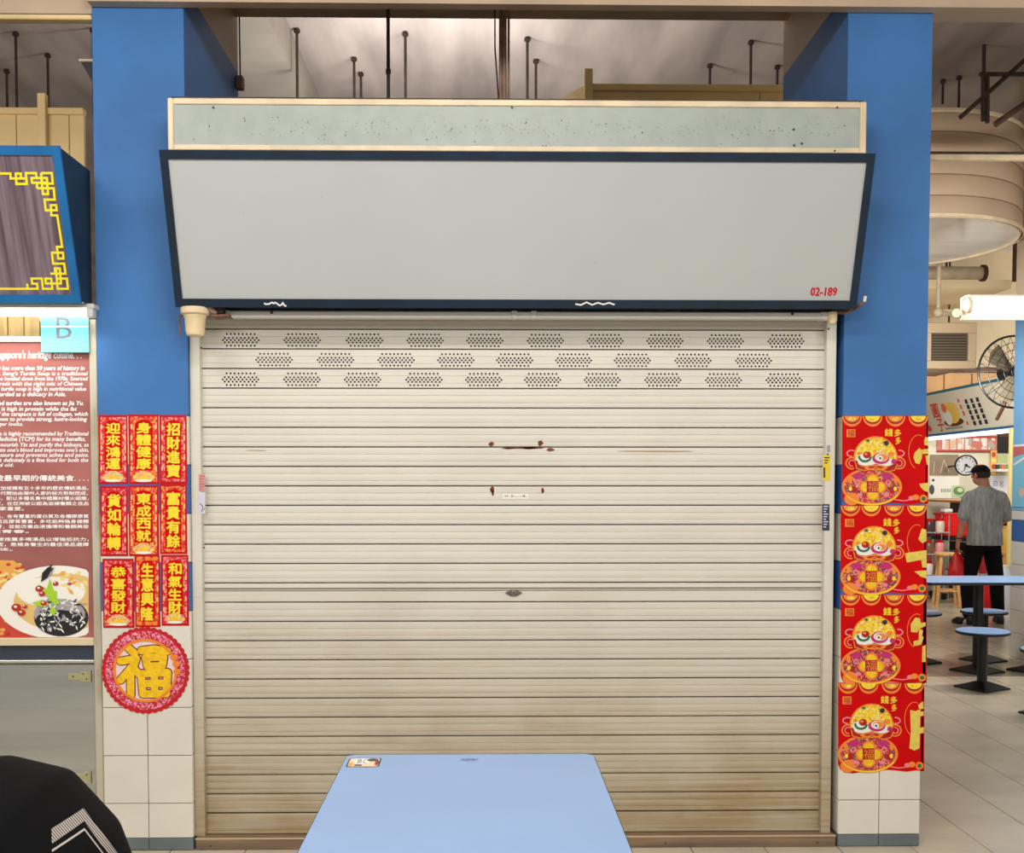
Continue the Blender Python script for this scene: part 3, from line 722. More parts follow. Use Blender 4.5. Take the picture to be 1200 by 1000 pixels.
    p.ring(870, 380, 110, 190, 7, 1, .0003, 20, 110, 290); p.build('coin_and_cloud', PM, O)['kind'] = 'stuff'
    p = Print(mpx)
    for s in strokes: p.poly(s, 0, .0007)
    p.build('big_character', gold_pale, O)
    [tag(c_, 'part of a large gold character running round the pillar corner', kind='stuff') for c_ in O.children if c_.name.startswith('big_character')]
def blob(*pts): return list(pts)
lion_poster(985, 490, 'uppermost of the four red lion posters on the right pillar', [
    [(880, 335), (912, 370), (905, 450), (880, 515), (838, 505), (812, 440), (830, 380)], [(905, 355), (980, 340), (980, 400), (915, 402)], [(950, 208), (980, 225), (980, 312), (935, 300), (932, 250)], [(948, 420), (980, 415), (980, 530), (960, 520)], [(878, 735), (980, 722), (980, 830), (930, 810), (895, 775)]])
k2 = 9.52/4.546
f2 = lambda pts, ox, oy: [((x-ox)*k2+18, (y-oy)*k2-28) for x, y in pts]
lion_poster(983.3, 595.2, 'second from top of the four red lion posters, on the right pillar', [
    f2(q, 73, 509) for q in ([(505, 632), (528, 640), (530, 700), (508, 712), (486, 690)], [(415, 765), (530, 748), (530, 790), (500, 800), (425, 815)], [(500, 795), (530, 790), (530, 842), (508, 840)], [(465, 862), (530, 855), (530, 900), (500, 890)])])
lion_poster(983.3, 699.8, 'third from top of the four red lion posters, on the right pillar', [
    f2(q, 73, 32) for q in ([(470, 155), (495, 160), (500, 185), (525, 180), (525, 200), (490, 215), (480, 235), (448, 232), (445, 190)], [(490, 215), (512, 225), (505, 250), (515, 262), (500, 300), (462, 308), (460, 282), (488, 275)], [(508, 310), (525, 300), (525, 392), (506, 392)])])
lion_poster(980.3, 803.2, 'lowest of the four red lion posters on the right pillar', [
    f2(q, 59, 500) for q in ([(442, 645), (470, 652), (498, 640), (496, 700), (492, 850), (465, 862), (438, 850), (446, 760)], [(485, 620), (512, 598), (514, 640), (490, 640)], [(496, 655), (514, 652), (514, 676), (496, 680)], [(494, 742), (514, 735), (514, 768), (494, 772)])])

# ------------------------------------------------------------------ the stall on the left
NX1 = -1.592
NS = thing('signboard', 'slanted shop sign of dark wood grain with yellow fretwork corners, at the far left', 'sign')
wood_face = M('wood_grain_print', (92, 74, 84), .25, c2=(142, 124, 134), scale=3, stretch=(14, 1, .5))
nblue = M('bright_blue_frame', (24, 104, 164), .3, var=.06, scale=6)
nmp, ninv, NL = sign_box(NS, -4.2, NX1, nblue, wood_face, zt=2.785, zb=2.232, yt=-.31, yb=-.12, fr=.034)
def fret(pts):   # key-fret lines traced on the sign face, given on the 4.346x crop of the picture
    return [ninv(x/4.346, 170+y/4.346) for x, y in pts]
p = Print(nmp); yw = .0085
K = lambda pts, c=False: p.line(fret(pts), yw, 0, .0026, c)
K([(-300, 145), (55, 145), (55, 170), (135, 170), (138, 198), (85, 198), (82, 145), (108, 145), (108, 172)])
K([(138, 198), (133, 143), (185, 143), (188, 168), (162, 168), (165, 192), (240, 192), (243, 222)])
K([(190, 220), (275, 220), (280, 278), (228, 278), (234, 332), (290, 332), (287, 306), (260, 306), (263, 358), (293, 358), (318, 518), (290, 518), (294, 548)])
K([(210, 143), (265, 143), (270, 196), (218, 196), (210, 143)]); K([(188, 168), (240, 168), (247, 250), (220, 250), (212, 168)]); K([(190, 192), (190, 220)])
K([(294, 548), (265, 548), (272, 604), (328, 604), (335, 655), (282, 655), (280, 628), (306, 628), (312, 705), (235, 705), (232, 680), (262, 680), (268, 732), (220, 732), (215, 680), (162, 680), (166, 706), (190, 706), (193, 732), (142, 732), (140, 706)])
K([(294, 548), (322, 548), (325, 578), (298, 578), (292, 520)]); K([(290, 680), (342, 680), (347, 732), (295, 732), (286, 628)]); K([(258, 655), (340, 655)]); K([(142, 732), (-300, 732)])
p.build('fretwork_border', M('yellow_vinyl', (250, 232, 40), .4), NS)
NY = .03
tube_m = M('tube_light', (255, 250, 240), .4, emit=6)
TL = thing('fluorescent_lamp', 'glowing fluorescent tube under the wood-grain sign at the far left', 'lamp')
_, zt1 = at(60, 360, -.04); xe, zm = at(112, 366, -.04)
MB().box(-4.1, xe, -.06, .02, zm+.012, zt1+.012, .004).build('housing', white_plastic, TL)
MB().tube([(-4.05, -.045, zm-.004), (xe-.03, -.045, zm-.004)], .014, 12).build('tube', tube_m, TL, smooth=True)
MB().box(xe-.03, xe-.004, -.062, -.02, zm-.022, zm+.012, .003).build('lamp_holder', white_plastic, TL)
area('tube_glow', (-2.45, -.10, 2.165), (R(-20), 0, 0), 1.7, .05, 7, (1, .98, .94))
# back boards of the stall front
CB = thing('shop_counter', 'stainless steel stall front with posts, ledges and a hinged lower door at the far left', 'counter')
xp0, _ = at(105.5, 500, NY-.02); xp1, _ = at(116.5, 500, NY-.02)
MB().box(xp0, -1.581, NY-.02, NY+.12, 0, 2.19, .004).build('corner_post', M('brushed_post', (206, 198, 176), .4, metal=.3, c2=(150, 128, 96), scale=4, stretch=(2, 2, .7), lo=.5, hi=.8), CB)
xl = -4.2
def band(name, y0, y1, Y0, Y1, m, b=.002):
    _, za = at(60, y0, Y0); _, zb = at(60, y1, Y0); return MB().box(xl, xp0-.001, Y0, Y1, zb, za, b).build(name, m, CB)
slat_tan = M('tan_slat', (196, 168, 112), .5, var=.08, scale=3, stretch=(10, 1, 1))
xs1, _ = at(47, 385, NY)
_, zA = at(20, 371, NY); _, zB = at(20, 394, NY)
xx = xs1
for i in range(14):
    MB().box(xx-.064, xx-.002, NY, NY+.012, zB, zA, .002).build('tan_panel', slat_tan, CB); xx -= .066
MB().box(xl, xp0-.001, NY+.013, NY+.03, .5, 2.19).build('back_board', cream_paint, CB)
band('white_rail', 394, 401, NY-.012, NY+.02, white_plastic)
band('lower_rail', 748, 757, NY-.014, NY+.02, M('beige_rail', (224, 206, 168), .4))
band('glass_band', 757, 774, NY+.004, NY+.02, M('dark_glass', (66, 74, 88), .08, metal=.3))
band('chrome_ledge', 774, 777.5, NY-.016, NY+.02, M('chrome', (226, 224, 216), .2, metal=.9))
_, zd = at(60, 779, NY)
MB().box(xl, xp0-.004, NY-.002, NY+.02, .1, zd, .002).build('steel_door', steel, CB)
MB().box(xl, xp0-.001, NY+.01, NY+.05, 0, .1).build('plinth', grey_tile, CB)
hinge_m = M('brassy_hinge', (190, 184, 140), .4, metal=.5)
for (ya, yb, xa_) in ((787, 799, 80), (905, 918, 84)):
    xh, zh1 = at(xa_, ya, NY-.004); xg, zh0 = at(107, yb, NY-.004)
    q = MB().box(xh, xg, NY-.006, NY-.002, zh0+.008, zh1-.008, .0015); q.box(xh+.05, xg, NY-.0066, NY-.0024, zh0, zh1, .0015)
    h = q.build('hinge', hinge_m, CB)
    MB().tube([(xg-.004, NY-.008, zh0-.002), (xg-.004, NY-.008, zh1+.002)], .005, 8).build('hinge_pin', hinge_m, h)
    for px_, f in ((.02, .5), (.062, .75), (.075, .25)):
        MB().lathe([(.004, 0), (.003, .0015)], (xh+px_, NY-.006, zh0+(zh1-zh0)*f), 8, axis='y').build('screw', dark_metal, h)
# poster with the story of the dish
PO = thing('menu_poster', 'tall brown poster with white lettering above a bowl of soup, on the left stall', 'poster')
PY = NY-.003; mpx = px_map(PY)
X0 = xl; X1, ZT_ = at(104.5, 401.5, PY); _, ZB_ = at(100, 748, PY)
MB().box(X0, X1, PY, PY+.003, ZB_, ZT_).build('sheet', M('poster_brown', (150, 88, 82), .3, c2=(182, 112, 104), scale=1.4, stretch=(1, 1, 3)), PO)
lines = [("Come and taste the best of Singapore's heritage cuisine. . .", 411, 423, 95.5), ("which now has more than 50 years of history in", 429, 435.5, 99),
 ("the trade. Seng's Turtle Soup is a traditional", 435.5, 441.5, 103), ("family recipe handed down from the 1970s. Sourced", 441.5, 447.5, 103), ("a pot of broth with the right mix of Chinese", 447.5, 453.5, 97),
 ("herbs, our turtle soup is high in nutritional value", 453.5, 459.5, 101), ("and is regarded as a delicacy in Asia.", 459.5, 466, 77), ("Soft-shelled turtles are also known as Jia Yu.", 470, 476.5, 98),
 ("The meat is high in protein while the fat", 477, 483, 90), ("content of the carapace is full of collagen, which", 483, 489, 103), ("is well known to provide strong, lustre-looking", 489, 495, 102),
 ("and younger looks.", 495, 500.5, 27), ("Turtle soup is highly recommended by Traditional", 506, 512, 104), ("Chinese Medicine (TCM) for its many benefits,", 512, 518.5, 100), ("known to nourish Yin and purify the kidneys, as", 519, 525, 104),
 ("it also boosts one's blood and improves one's skin,", 525, 531, 104), ("blood pressure and prevents aches and pains.", 531, 537, 104), ("All in all, it definitely is a fine food for both the", 537, 543, 103.5), ("young and old.", 543, 548.5, 16)]
zh = [("新加坡最早期的傳統美食. . . .", 557, 564, 104), ("我們在新加坡擁有五十多年的歷史傳統湯品，", 570, 574.5, 104), ("從七十年代開始由潮州人家的秘方熬制而成，", 576, 580.5, 103), ("湯頭鮮美，配以多種名貴中國藥材慢火細燉，", 582, 586.5, 104), ("營養豐富，在亞洲被公認為滋補養顏之佳品", 588, 592.5, 104), ("深受大家喜愛。", 594, 598.5, 28),
      ("又名甲魚，含有豐富的蛋白質及各種膠原質", 603, 607.5, 104), ("脂肪低而且膠質豐富，多吃能夠強身健體", 609, 613.5, 104), ("滋陰補腎，並能改善血液循環和養顏美容", 615, 619.5, 104), ("永葆青春。", 621, 625, 34), ("中醫常常推薦多喝湯品以增強抵抗力，", 630, 634.5, 104), ("老少皆宜，是補身養生的最佳湯品選擇", 636, 640.5, 104), ("的美味。", 642, 646, 15)]
p = Print(mpx)
def right_text(t, ya, yb, xr, full, bold):
    p.text(t, (-104 if ya < 412 else -28) if full else -26, yb, xr, ya, 0, .0006, (.025 if ya < 412 else .03), .18 if full else 0)
for t, a, b, xr in lines: right_text(t, a, b, xr, True, .012)
for t, a, b, xr in zh: right_text(t, a, b, xr, False, .008)
p.build('lettering', M('white_ink', (250, 244, 240), .45), PO)
fm = [M('bowl_white', (248, 244, 232), .3), M('broth', (232, 196, 120), .3), M('wolfberry', (190, 40, 30), .4), M('black_meat', (34, 32, 36), .35), M('meat_grey', (170, 166, 168), .4), M('coriander', (170, 214, 40), .4), M('ginseng', (246, 222, 140), .4), M('chilli_heap', (206, 70, 50), .5), M('orange_glow', (238, 170, 80), .5)]
p = Print(mpx); rnd = random.Random(11)
def pe(u, v, ru, rv, mi, l, n=20):
    if u-ru < 104: p.poly([(min(u+ru*math.cos(-2*math.pi*i/n), 104), min(v+rv*math.sin(-2*math.pi*i/n), 747)) for i in range(n)], mi, l)
def leaf(cx, cy, a, L, wd, mi, l):
    c, s = math.cos(R(a)), math.sin(R(a)); p.poly([(cx+c*x+s*y, cy+s*x-c*y) for x, y in ((0, 0), (L*.5, wd), (L, 0), (L*.5, -wd))][::1], mi, l)
p.poly([(-60, 747), (36, 747), (8, 705), (0, 690), (-60, 690)], 7, .0005)
for _ in range(70): pe(rnd.uniform(-20, 22), rnd.uniform(700, 745), 3, 2.2, rnd.choice((2, 7, 8)), .0007, 6)
p.poly([(-60, 690), (0, 690), (30, 668), (16, 657), (-60, 655)], 8, .0005)
for _ in range(26): pe(rnd.uniform(-5, 28), rnd.uniform(660, 684), 3, 2, rnd.choice((7, 8, 6)), .0007, 7)
pe(68, 706, 72, 43, 0, .0008, 40); pe(74, 706, 58, 34, 1, .0010, 36); pe(60, 694, 40, 18, 0, .0012, 24)
for _ in range(20): leaf(rnd.uniform(62, 100), rnd.uniform(668, 690), rnd.uniform(-70, 60), 10, 2.4, rnd.choice((6, 0, 8)), .0014)
pe(72, 724, 32, 22, 3, .0015, 30); pe(70, 720, 30, 18, 4, .0017, 30); pe(70, 727, 28, 12, 3, .0018, 26)
for _ in range(150): leaf(rnd.uniform(46, 98), rnd.uniform(704, 736), rnd.uniform(-80, 80), rnd.uniform(3, 9), 1.0, rnd.choice((3, 4, 0, 0)), .0036+rnd.random()*.0003)
for (a, L) in ((-58, 25), (-50, 23), (-64, 20)): leaf(50+a*.02, 682, a, L, 3.4, 3, .0040)
leaf(56, 678, -55, 16, 1.2, 4, .0044)
for (x, y, a, L) in ((60, 706, -92, 28), (60, 708, -176, 22), (60, 704, -60, 14), (58, 700, -130, 20), (60, 703, 20, 12), (61, 710, 75, 12)): leaf(x, y, a, L, 4.2, 5, .0046)
for (x, y, r_) in ((20, 712, 6), (26, 718, 5), (47, 690, 5), (50, 696, 4), (66, 684, 3.4), (52, 707, 4), (82, 684, 2.5), (30, 711, 3)): pe(x, y, r_, r_*.75, 2, .0050, 10); pe(x-1, y-1, r_*.35, r_*.25, 0, .0054, 6)
p.build('soup_picture', fm, PO)
# hygiene grade card
HC = thing('grade_card', 'pale cyan card with letter B taped above the brown poster', 'card')
CY0 = NY-.03; (xa, z1_), (xb, z0_) = at(47.5, 371, CY0), at(104.5, 413, CY0)
MB().box(xa, xb, CY0, CY0+.002, z0_, z1_).build('sheet', M('cyan_card', (130, 226, 236), .3), HC)
MB().box(xa-.004, xa+.02, CY0+.002, NY-.0125, z1_-.02, z1_).box(xb-.03, xb, CY0+.002, NY-.0125, z1_-.02, z1_).build('card_clip', white_plastic, HC)
p = Print(px_map(CY0)); p.text('B', 66, 397, 84, 371.5, 0, .0004, 0); p.build('lettering', M('grey_letter', (120, 130, 140), .5), HC)
p = Print(px_map(CY0)); p.rect(48, 384, 104, 382, 0, .0007); p.build('tape', M('clear_tape', (220, 250, 250), .15), HC)

# cream bulkheads over the rear stalls
def bulkhead(name, label, xa, xb, y, za, zb, post_x, seams, left_back=None):
    O = thing(name, label, 'panel')
    xs = [xa]+seams+[xb]
    for i in range(len(xs)-1): MB().box(xs[i]+.002, xs[i+1]-.002, y, y+.03, za, zb-.04, .003).build('panel', cream_panel, O)
    MB().box(xa, xb, y-.02, y+.04, zb-.04, zb, .004).build('cap_rail', cream_panel, O)
    if post_x is not None: MB().box(post_x-.025, post_x+.025, y-.05, y-.0, za, zb+.08, .004).build('post', cream_panel, O)
    if left_back:
        v = Vector(left_back); d = Vector((.02, .04, 0))
        MB().prism([(xa, y, za), (v.x, v.y, za), (v.x, v.y, zb-.04), (xa, y, zb-.04)], d).build('return_panel', cream_panel, O)
        MB().prism([(xa, y-.02, zb-.04), (v.x, v.y-.02, zb-.04), (v.x, v.y-.02, zb), (xa, y-.02, zb)], d).build('cap_rail', cream_panel, O)
    return O
BY = 2.3
xpost, ztop = at(689, 99, BY); xr_, _ = at(930, 105, BY)
bulkhead('bulkhead', 'brownish cream bulkhead with a short post, behind the shutter hood', xpost, xr_+.8, BY, 3.1, ztop, xpost, [1.7], (at(612, 125, 3.0)[0], 2.95))
LYB = 2.5
xpost, ztop = at(52, 127, LYB)
bulkhead('bulkhead', 'cream panelled bulkhead with a pole, above the wood-grain sign', -4.9, -2.535, LYB, 3.42, ztop, xpost, [at(19, 150, LYB)[0], at(81, 150, LYB)[0]])
# hanger rods under the slab
def rod(px, ytop, ybot, label, grp, thick=.011):
    d = FPX*(5.0-CAM.z)/(567-ytop); Y = d+CAM.y; x, z = at(px, ytop, Y); x2, zb = at(px, ybot, Y)
    O = thing('hanger_rod', label, 'rod', grp)
    MB().tube([(x, Y, zb), (x, Y, 5.0)], thick, 8).build('rod', dark_metal, O)
    MB().lathe([(.024, -.03), (.024, -.012), (.016, 0)], (x, Y, 5.0), 10).build('ceiling_anchor', dark_metal, O)
cr = [(348, 45), (415, 77), (423, 94), (475, 48), (618, 53), (628, 78), (832, 82), (880, 55), (911, 83)]
for i, (px, yt) in enumerate(cr): rod(px, yt, 126, 'dark rod from the slab above the shutter hood, %s from the left pillar' % ORD[i], 'hanger rods above the shutter')
for i, (px, yt) in enumerate([(8, 93), (18.5, 51), (56, 75), (109, 46)]): rod(px, yt, 134, 'dark rod from the slab above the wood-grain sign, %s from the left edge' % ORD[i], 'hanger rods above the left stall', .011)
# riser pipes and cables by the middle of the shutter hood
RP = thing('riser_pipes', 'brown riser pipes with cables above the middle of the shutter hood', 'pipe')
RY = .45
for px, r_ in ((586.5, .007), (591, .011), (596, .0055)):
    x, z = at(px, 100, RY); MB().tube([(x, RY, 3.0), (x, RY, 5.0)], r_, 10).build('pipe', M('brown_pipe', (150, 118, 100), .5, var=.15, scale=12), RP)
x, z = at(583, 60, RY)
MB().tube([(at(579, 123, RY)[0], RY, 3.0), (at(583.5, 108, RY)[0], RY, 3.07), (at(584, 60, RY)[0], RY, 3.25), (at(580, 5, RY)[0], RY, 3.46), (at(579.5, 0, RY)[0], RY, 5.0)], .0035, 6).build('cable', black, RP)
CP = thing('riser_pipe', 'single thin dark pipe running past the beam, left of centre above the hood', 'pipe')
x, z = at(455, 70, .6); MB().tube([(x, .6, 3.05), (x, .6, 5.0)], .008, 8).build('pipe', dark_metal, CP)
MB().tube([(x, .6, 3.4), (x, .6, 3.42)], .012, 8).build('coupling', dark_metal, CP)
BX = thing('junction_box', 'small brown box with a cable at the back corner of the left pillar', 'box')
x, z = at(286, 97, .9); MB().box(-1.209, -1.175, .88, .93, z-.03, z+.03, .004).build('box', M('brown_box', (150, 120, 90), .6), BX)
MB().tube([(-1.19, .9, z+.03), (-1.192, .9, z+.4), (-1.19, .9, 4.6)], .004, 6).build('cable', dark_metal, BX)
SPK = thing('wall_speaker', 'dark wedge-shaped speaker on the outer side of the left pillar', 'speaker')
xa, za = at(108.5, 80, .35); xb, zb3 = at(117, 108, .35)
MB().prism([(LX0-.001, .28, za), (LX0-.001, .28, za-.12), (LX0-.10, .28, za-.09), (LX0-.15, .28, za)], (0, .16, 0)).build('case', black, SPK)
MB().box(LX0-.158, LX0-.001, .275, .285, za, za+.012, .002).build('bracket', cream_frame, SPK)

# ------------------------------------------------------------------ dining tables and stools
def rrect(x0, x1, y0, y1, r, n=5):
    out = []
    for cx, cy, a0 in ((x1-r, y1-r, 0), (x0+r, y1-r, 90), (x0+r, y0+r, 180), (x1-r, y0+r, 270)):
        for i in range(n+1):
            a = R(a0+90*i/n); out.append((cx+r*math.cos(a), cy+r*math.sin(a)))
    return out
def diamond_base(mb, x, y, s, rot=R(45)):
    c = [(x+s*math.cos(rot+R(90)*i), y+s*math.sin(rot+R(90)*i)) for i in range(4)]
    t = [(x+.045*math.cos(rot+R(90)*i), y+.045*math.sin(rot+R(90)*i)) for i in range(4)]
    vs = [(a, b, 0) for a, b in c]+[(a, b, .012) for a, b in c]+[(a, b, .055) for a, b in t]
    fs = [(3, 2, 1, 0)]+[(i, (i+1) % 4, 4+(i+1) % 4, 4+i) for i in range(4)]+[(4+i, 4+(i+1) % 4, 8+(i+1) % 4, 8+i) for i in range(4)]+[(8, 9, 10, 11)]
    return mb.add(vs, fs)
def table(name, label, x0, x1, y0, y1, cols, base=.27, rot=0.0, grp=None):
    O = thing(name, label, 'table', grp)
    MB().prism([(x, y, .728) for x, y in rrect(x0, x1, y0, y1, .03)], (0, 0, .020)).build('edge_band', M('dark_edge_band', (36, 40, 50), .4), O)
    MB().prism([(x, y, .7482) for x, y in rrect(x0+.003, x1-.003, y0+.003, y1-.003, .028)], (0, 0, .0026)).build('tabletop', table_blue, O)
    for (cx, cy) in cols:
        MB().tube([(cx, cy, .05), (cx, cy, .728)], .038, 16).build('column', black, O, smooth=True)
        diamond_base(MB(), cx, cy, base, rot).build('base', black, O)
    return O
TB = table('dining_table', 'light blue laminate table in front of the closed shutter', -.395, .308, -2.60, -1.378, [(-.045, -1.99)])
TZ = .7508
def tm(u, v, l): return (u, v, TZ+l)
def tpx(px, py):
    Y = -1.5
    for _ in range(12):
        x, z = at(px, py, Y); d = Y-CAM.y; d = d*(CAM.z-TZ)/(CAM.z-z); Y = d+CAM.y
    return x, Y
p = Print(tm); a = tpx(404.5, 899.5); b = tpx(449, 888.5); xm, xM, ym, yM = a[0], b[0]-.003, a[1], b[1]
w_, h_ = xM-xm, yM-ym; rr = rrect(xm, xM, ym, yM, .012)
p.poly(rr, 0, .0002); p.poly(rrect(xm+.004, xM-.004, ym+.006, yM-.004, .009), 1, .0003)
p.ell(xm+w_*.42, ym+h_*.62, w_*.25, h_*.3, 2, .0004, 20); p.text('B', xm+w_*.3, ym+h_*.42, xm+w_*.42, ym+h_*.85, 3, .0005, 0); p.text('C', xm+w_*.46, ym+h_*.42, xm+w_*.56, ym+h_*.85, 3, .0005, 0)
p.ell(xm+w_*.75, ym+h_*.75, w_*.18, h_*.16, 3, .0005, 12); p.rect(xm+w_*.25, ym+h_*.12, xm+w_*.47, ym+h_*.26, 3, .0005); p.ell(xm+w_*.12, ym+h_*.3, w_*.07, h_*.2, 4, .0005, 10); p.ell(xm+w_*.9, ym+h_*.45, w_*.06, h_*.3, 5, .0005, 10)
p.build('sticker', [ink_dark, M('peach_print', (244, 214, 176), .4), paper_white, M('slate_print', (70, 74, 84), .5), M('orange_print', (240, 160, 90), .4), M('brick_print', (150, 50, 40), .4)], TB)['label'] = 'small printed sticker on the far left corner'
p = Print(tm); a = tpx(539.5, 893); b = tpx(560, 889)
p.text('C-OTH', a[0], a[1]+.012, b[0], b[1]-.004, 0, .0003, .01); p.ring((a[0]+b[0])/2, a[1]+.016, .016, .012, .002, 0, .0002, 16)
p.build('printed_mark', M('faded_blue_ink', (92, 112, 158), .5), TB)['label'] = 'tiny faded blue printed mark at the far edge'
def stool(x, y, label, grp='pedestal stools under the aisle table'):
    O = thing('pedestal_stool', label, 'stool', grp, (x, y, 0))
    MB().lathe([(.0, .405), (.17, .405), (.19, .412), (.19, .425), (.0, .4252)], (0, 0, 0), 32).build('edge_band', black, O)
    MB().lathe([(.186, .4255), (.188, .432), (.18, .435), (.0, .4352)], (0, 0, 0), 32).build('seat', table_blue, O)
    MB().tube([(0, 0, .05), (0, 0, .406)], .036, 16).build('column', black, O, smooth=True)
    diamond_base(MB(), 0, 0, .195, R(-18)).build('base', black, O)
    return O
def floor_pt(px, py, z=0):
    Y = 3.0
    for _ in range(30):
        x, zz = at(px, py, Y); d = (Y-CAM.y)*(CAM.z-z)/(CAM.z-zz); Y = d+CAM.y
    return x, Y
tx0, ty0 = floor_pt(1089, 683.5, .748); _, ty1 = floor_pt(1089, 673, .75)
tcx, tcy = floor_pt(1150, 789)
table('dining_table', 'pale blue pedestal table beyond the right pillar', tx0, tx0+1.08, ty0, ty0+.62, [(tcx, (ty0*2+.62)/2), (tx0+1.0, (ty0*2+.62)/2)], .21, R(-18))
sx_, sy_ = floor_pt(1150.5, 807); stool(sx_, sy_, 'pale blue stool on the near side of the aisle table')
sx_, sy_ = floor_pt(1152, 774.5); stool(sx_, sy_, 'pale blue stool on the far side of the aisle table, before the man')
sx_, sy_ = floor_pt(1075, 776.5); stool(sx_, sy_, 'pale blue stool half hidden behind the right pillar')
sx_, sy_ = floor_pt(1231, 838); stool(sx_, sy_, 'pale blue stool cut off by the right edge of the view')

# ------------------------------------------------------------------ right-hand aisle: far pillar, lamp, drum, trusses
FPY, xf = 3.95, 4.625; FPB = 4.914; xf1 = xf+.4
FP = thing('pillar_far', 'blue pillar with a cyan poster at the far right edge', None, kind='structure')
def zq(y, Y=FPB): return at(1187, y, Y)[1]
zt2 = zq(598)
MB().box(xf+.006, xf1, FPY+.006, FPB-.002, 0, zt2).build('tile_backing', grout, FP)
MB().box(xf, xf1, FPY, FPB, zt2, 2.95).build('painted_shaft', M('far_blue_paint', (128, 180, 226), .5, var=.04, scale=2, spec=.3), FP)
MB().box(xf, xf1, FPY, FPB, 2.95, 4.999).build('upper_shaft', cream_paint, FP)
zrows = [zt2-.002, zq(609), zq(634)]; z = zq(634)
while z > .25: z -= .2; zrows.append(z)
zrows.append(.0)
for i in range(len(zrows)-1):
    m = blue_tile if i == 1 else white_tile
    for c in range(4):
        y_ = FPY+.241*c
        MB().box(xf-.001, xf+.006, y_+.002, y_+.239, zrows[i+1]+.002, zrows[i]-.002, .0015).build('wall_tile', m, FP)
    for c in range(2): MB().box(xf+c*.2+.002, xf+c*.2+.198, FPY-.001, FPY+.006, zrows[i+1]+.002, zrows[i]-.002, .0015).build('wall_tile', m, FP)
CPO = thing('cyan_poster', 'cyan and red poster on the far blue pillar at the right edge', 'poster')
MB().box(xf-.005, xf-.001, FPY+.1, FPB-.02, zq(594), zq(522)).build('sheet', M('cyan_print', (130, 198, 222), .35), CPO)
p = Print(lambda u, v, l: (xf-.005-l, FPB-.02-u, v))
p.rect(.0, zq(524), .80, zq(521.5), 0, .0006); p.poly([(.0, zq(536)), (.35, zq(530)), (.80, zq(526)), (.80, zq(524)), (0, zq(524))], 1, .0006)
p.line([(.01, zq(545)), (.2, zq(537)), (.6, zq(533))], .02, 0, .0009); p.ell(.16, zq(577), .05, .04, 2, .0006, 10)
p.build('printing', [paper_white, M('coral_print', (206, 110, 110), .4), M('peach_spot', (226, 190, 160), .4)], CPO)['kind'] = 'stuff'
# lamp over the aisle
AL = thing('fluorescent_lamp', 'lit fluorescent fitting hung over the right-hand aisle', 'lamp')
LY = 3.9; xa, _ = at(1129, 360, LY); zc = at(1150, 358, LY)[1]
xb = xa+1.25
shade = [(LY-.07, zc-.095), (LY-.085, zc-.02), (LY-.075, zc+.05), (LY-.03, zc+.085), (LY+.03, zc+.085), (LY+.075, zc+.05), (LY+.085, zc-.02), (LY+.07, zc-.095), (LY+.066, zc-.095), (LY+.07, zc-.02), (LY+.05, zc+.04), (LY-.05, zc+.04), (LY-.07, zc-.02), (LY-.066, zc-.095)]
shade = [(LY+.1, zc-.1), (LY+.1, zc+.07), (LY+.02, zc+.08), (LY-.06, zc+.072), (LY-.06, zc+.06), (LY+.02, zc+.066), (LY+.085, zc+.055), (LY+.085, zc-.1)]
MB().prism([(xa+.02, y, z) for y, z in shade], (xb-xa, 0, 0)).build('reflector', M('enamel_reflector', (222, 218, 206), .3), AL)
o = MB().lathe([(.0, 0), (.06, 0), (.06, .03), (.0, .031)], (0, 0, 0), 20).build('end_cap', cream_frame, AL)
o.location = (xa+.055, LY+.01, zc); o.rotation_euler = (0, R(-90), 0)
MB().tube([(xa+.06, LY, zc), (xb, LY, zc)], .03, 14).build('tube', M('aisle_tube_light', (255, 250, 238), .4, emit=3), AL, smooth=True)
for fx_ in (.66, 1.15): MB().tube([(xa+fx_, LY+.02, zc+.07), (xa+fx_, LY+.02, 4.999)], .008, 6).build('hanger', cream_frame, AL)
# conduit feeding it
CO = thing('conduit', 'cream conduit with elbows left of the aisle lamp', 'pipe')
CYk = 5.78; c2 = at(1099.5, 366.5, CYk); c3 = at(1130, 367, LY+.02)
MB().tube([(c2[0], CYk, 4.999), (c2[0], CYk, c2[1])], .02, 10).build('drop_pipe', cream_frame, CO)
MB().tube([(c2[0], CYk, c2[1]), (c2[0]+.22, CYk, c2[1]), (c3[0]-.06, LY+.02, c3[1])], .034, 10).build('side_pipe', cream_frame, CO)
MB().ball((c2[0], CYk, c2[1]), .05).build('elbow', cream_frame, CO, smooth=True)
# big round drum
DR = thing('ceiling_drum', 'big round cream drum of banded sheet with a shiny underside, beyond the right pillar', 'drum')
DD = 9.0; DYc = DD+CAM.y; drr = .985
dx = at(1183, 250, DYc)[0]-drr
dzb = at(1100, 288, DYc)[1]; dzt = at(1100, 168, DYc-.2)[1]
nb = 5
drum_m = M('drum_sheet', (196, 168, 140), .5, var=.05, scale=1.5)
for i in range(nb):
    za = dzb+(dzt-dzb)*i/nb; zb3 = dzb+(dzt-dzb)*(i+1)/nb
    MB().lathe([(drr-.004, za+.004), (drr, za+.012), (drr, zb3-.012), (drr-.004, zb3-.004)], (dx, DYc, 0), 72, cap=False).build('sheet_band', drum_m, DR, smooth=True)
MB().lathe([(drr-.006, dzb), (drr-.006, dzt)], (dx, DYc, 0), 72, cap=False).build('seam_backing', M('drum_seam', (140, 112, 90), .6), DR)
MB().lathe([(drr+.006, dzt-.02), (drr+.012, dzt-.005), (drr+.012, dzt+.012), (drr-.02, dzt+.015), (drr-.02, dzt-.02)], (dx, DYc, 0), 72, cap=False).build('top_rim', cream_frame, DR)
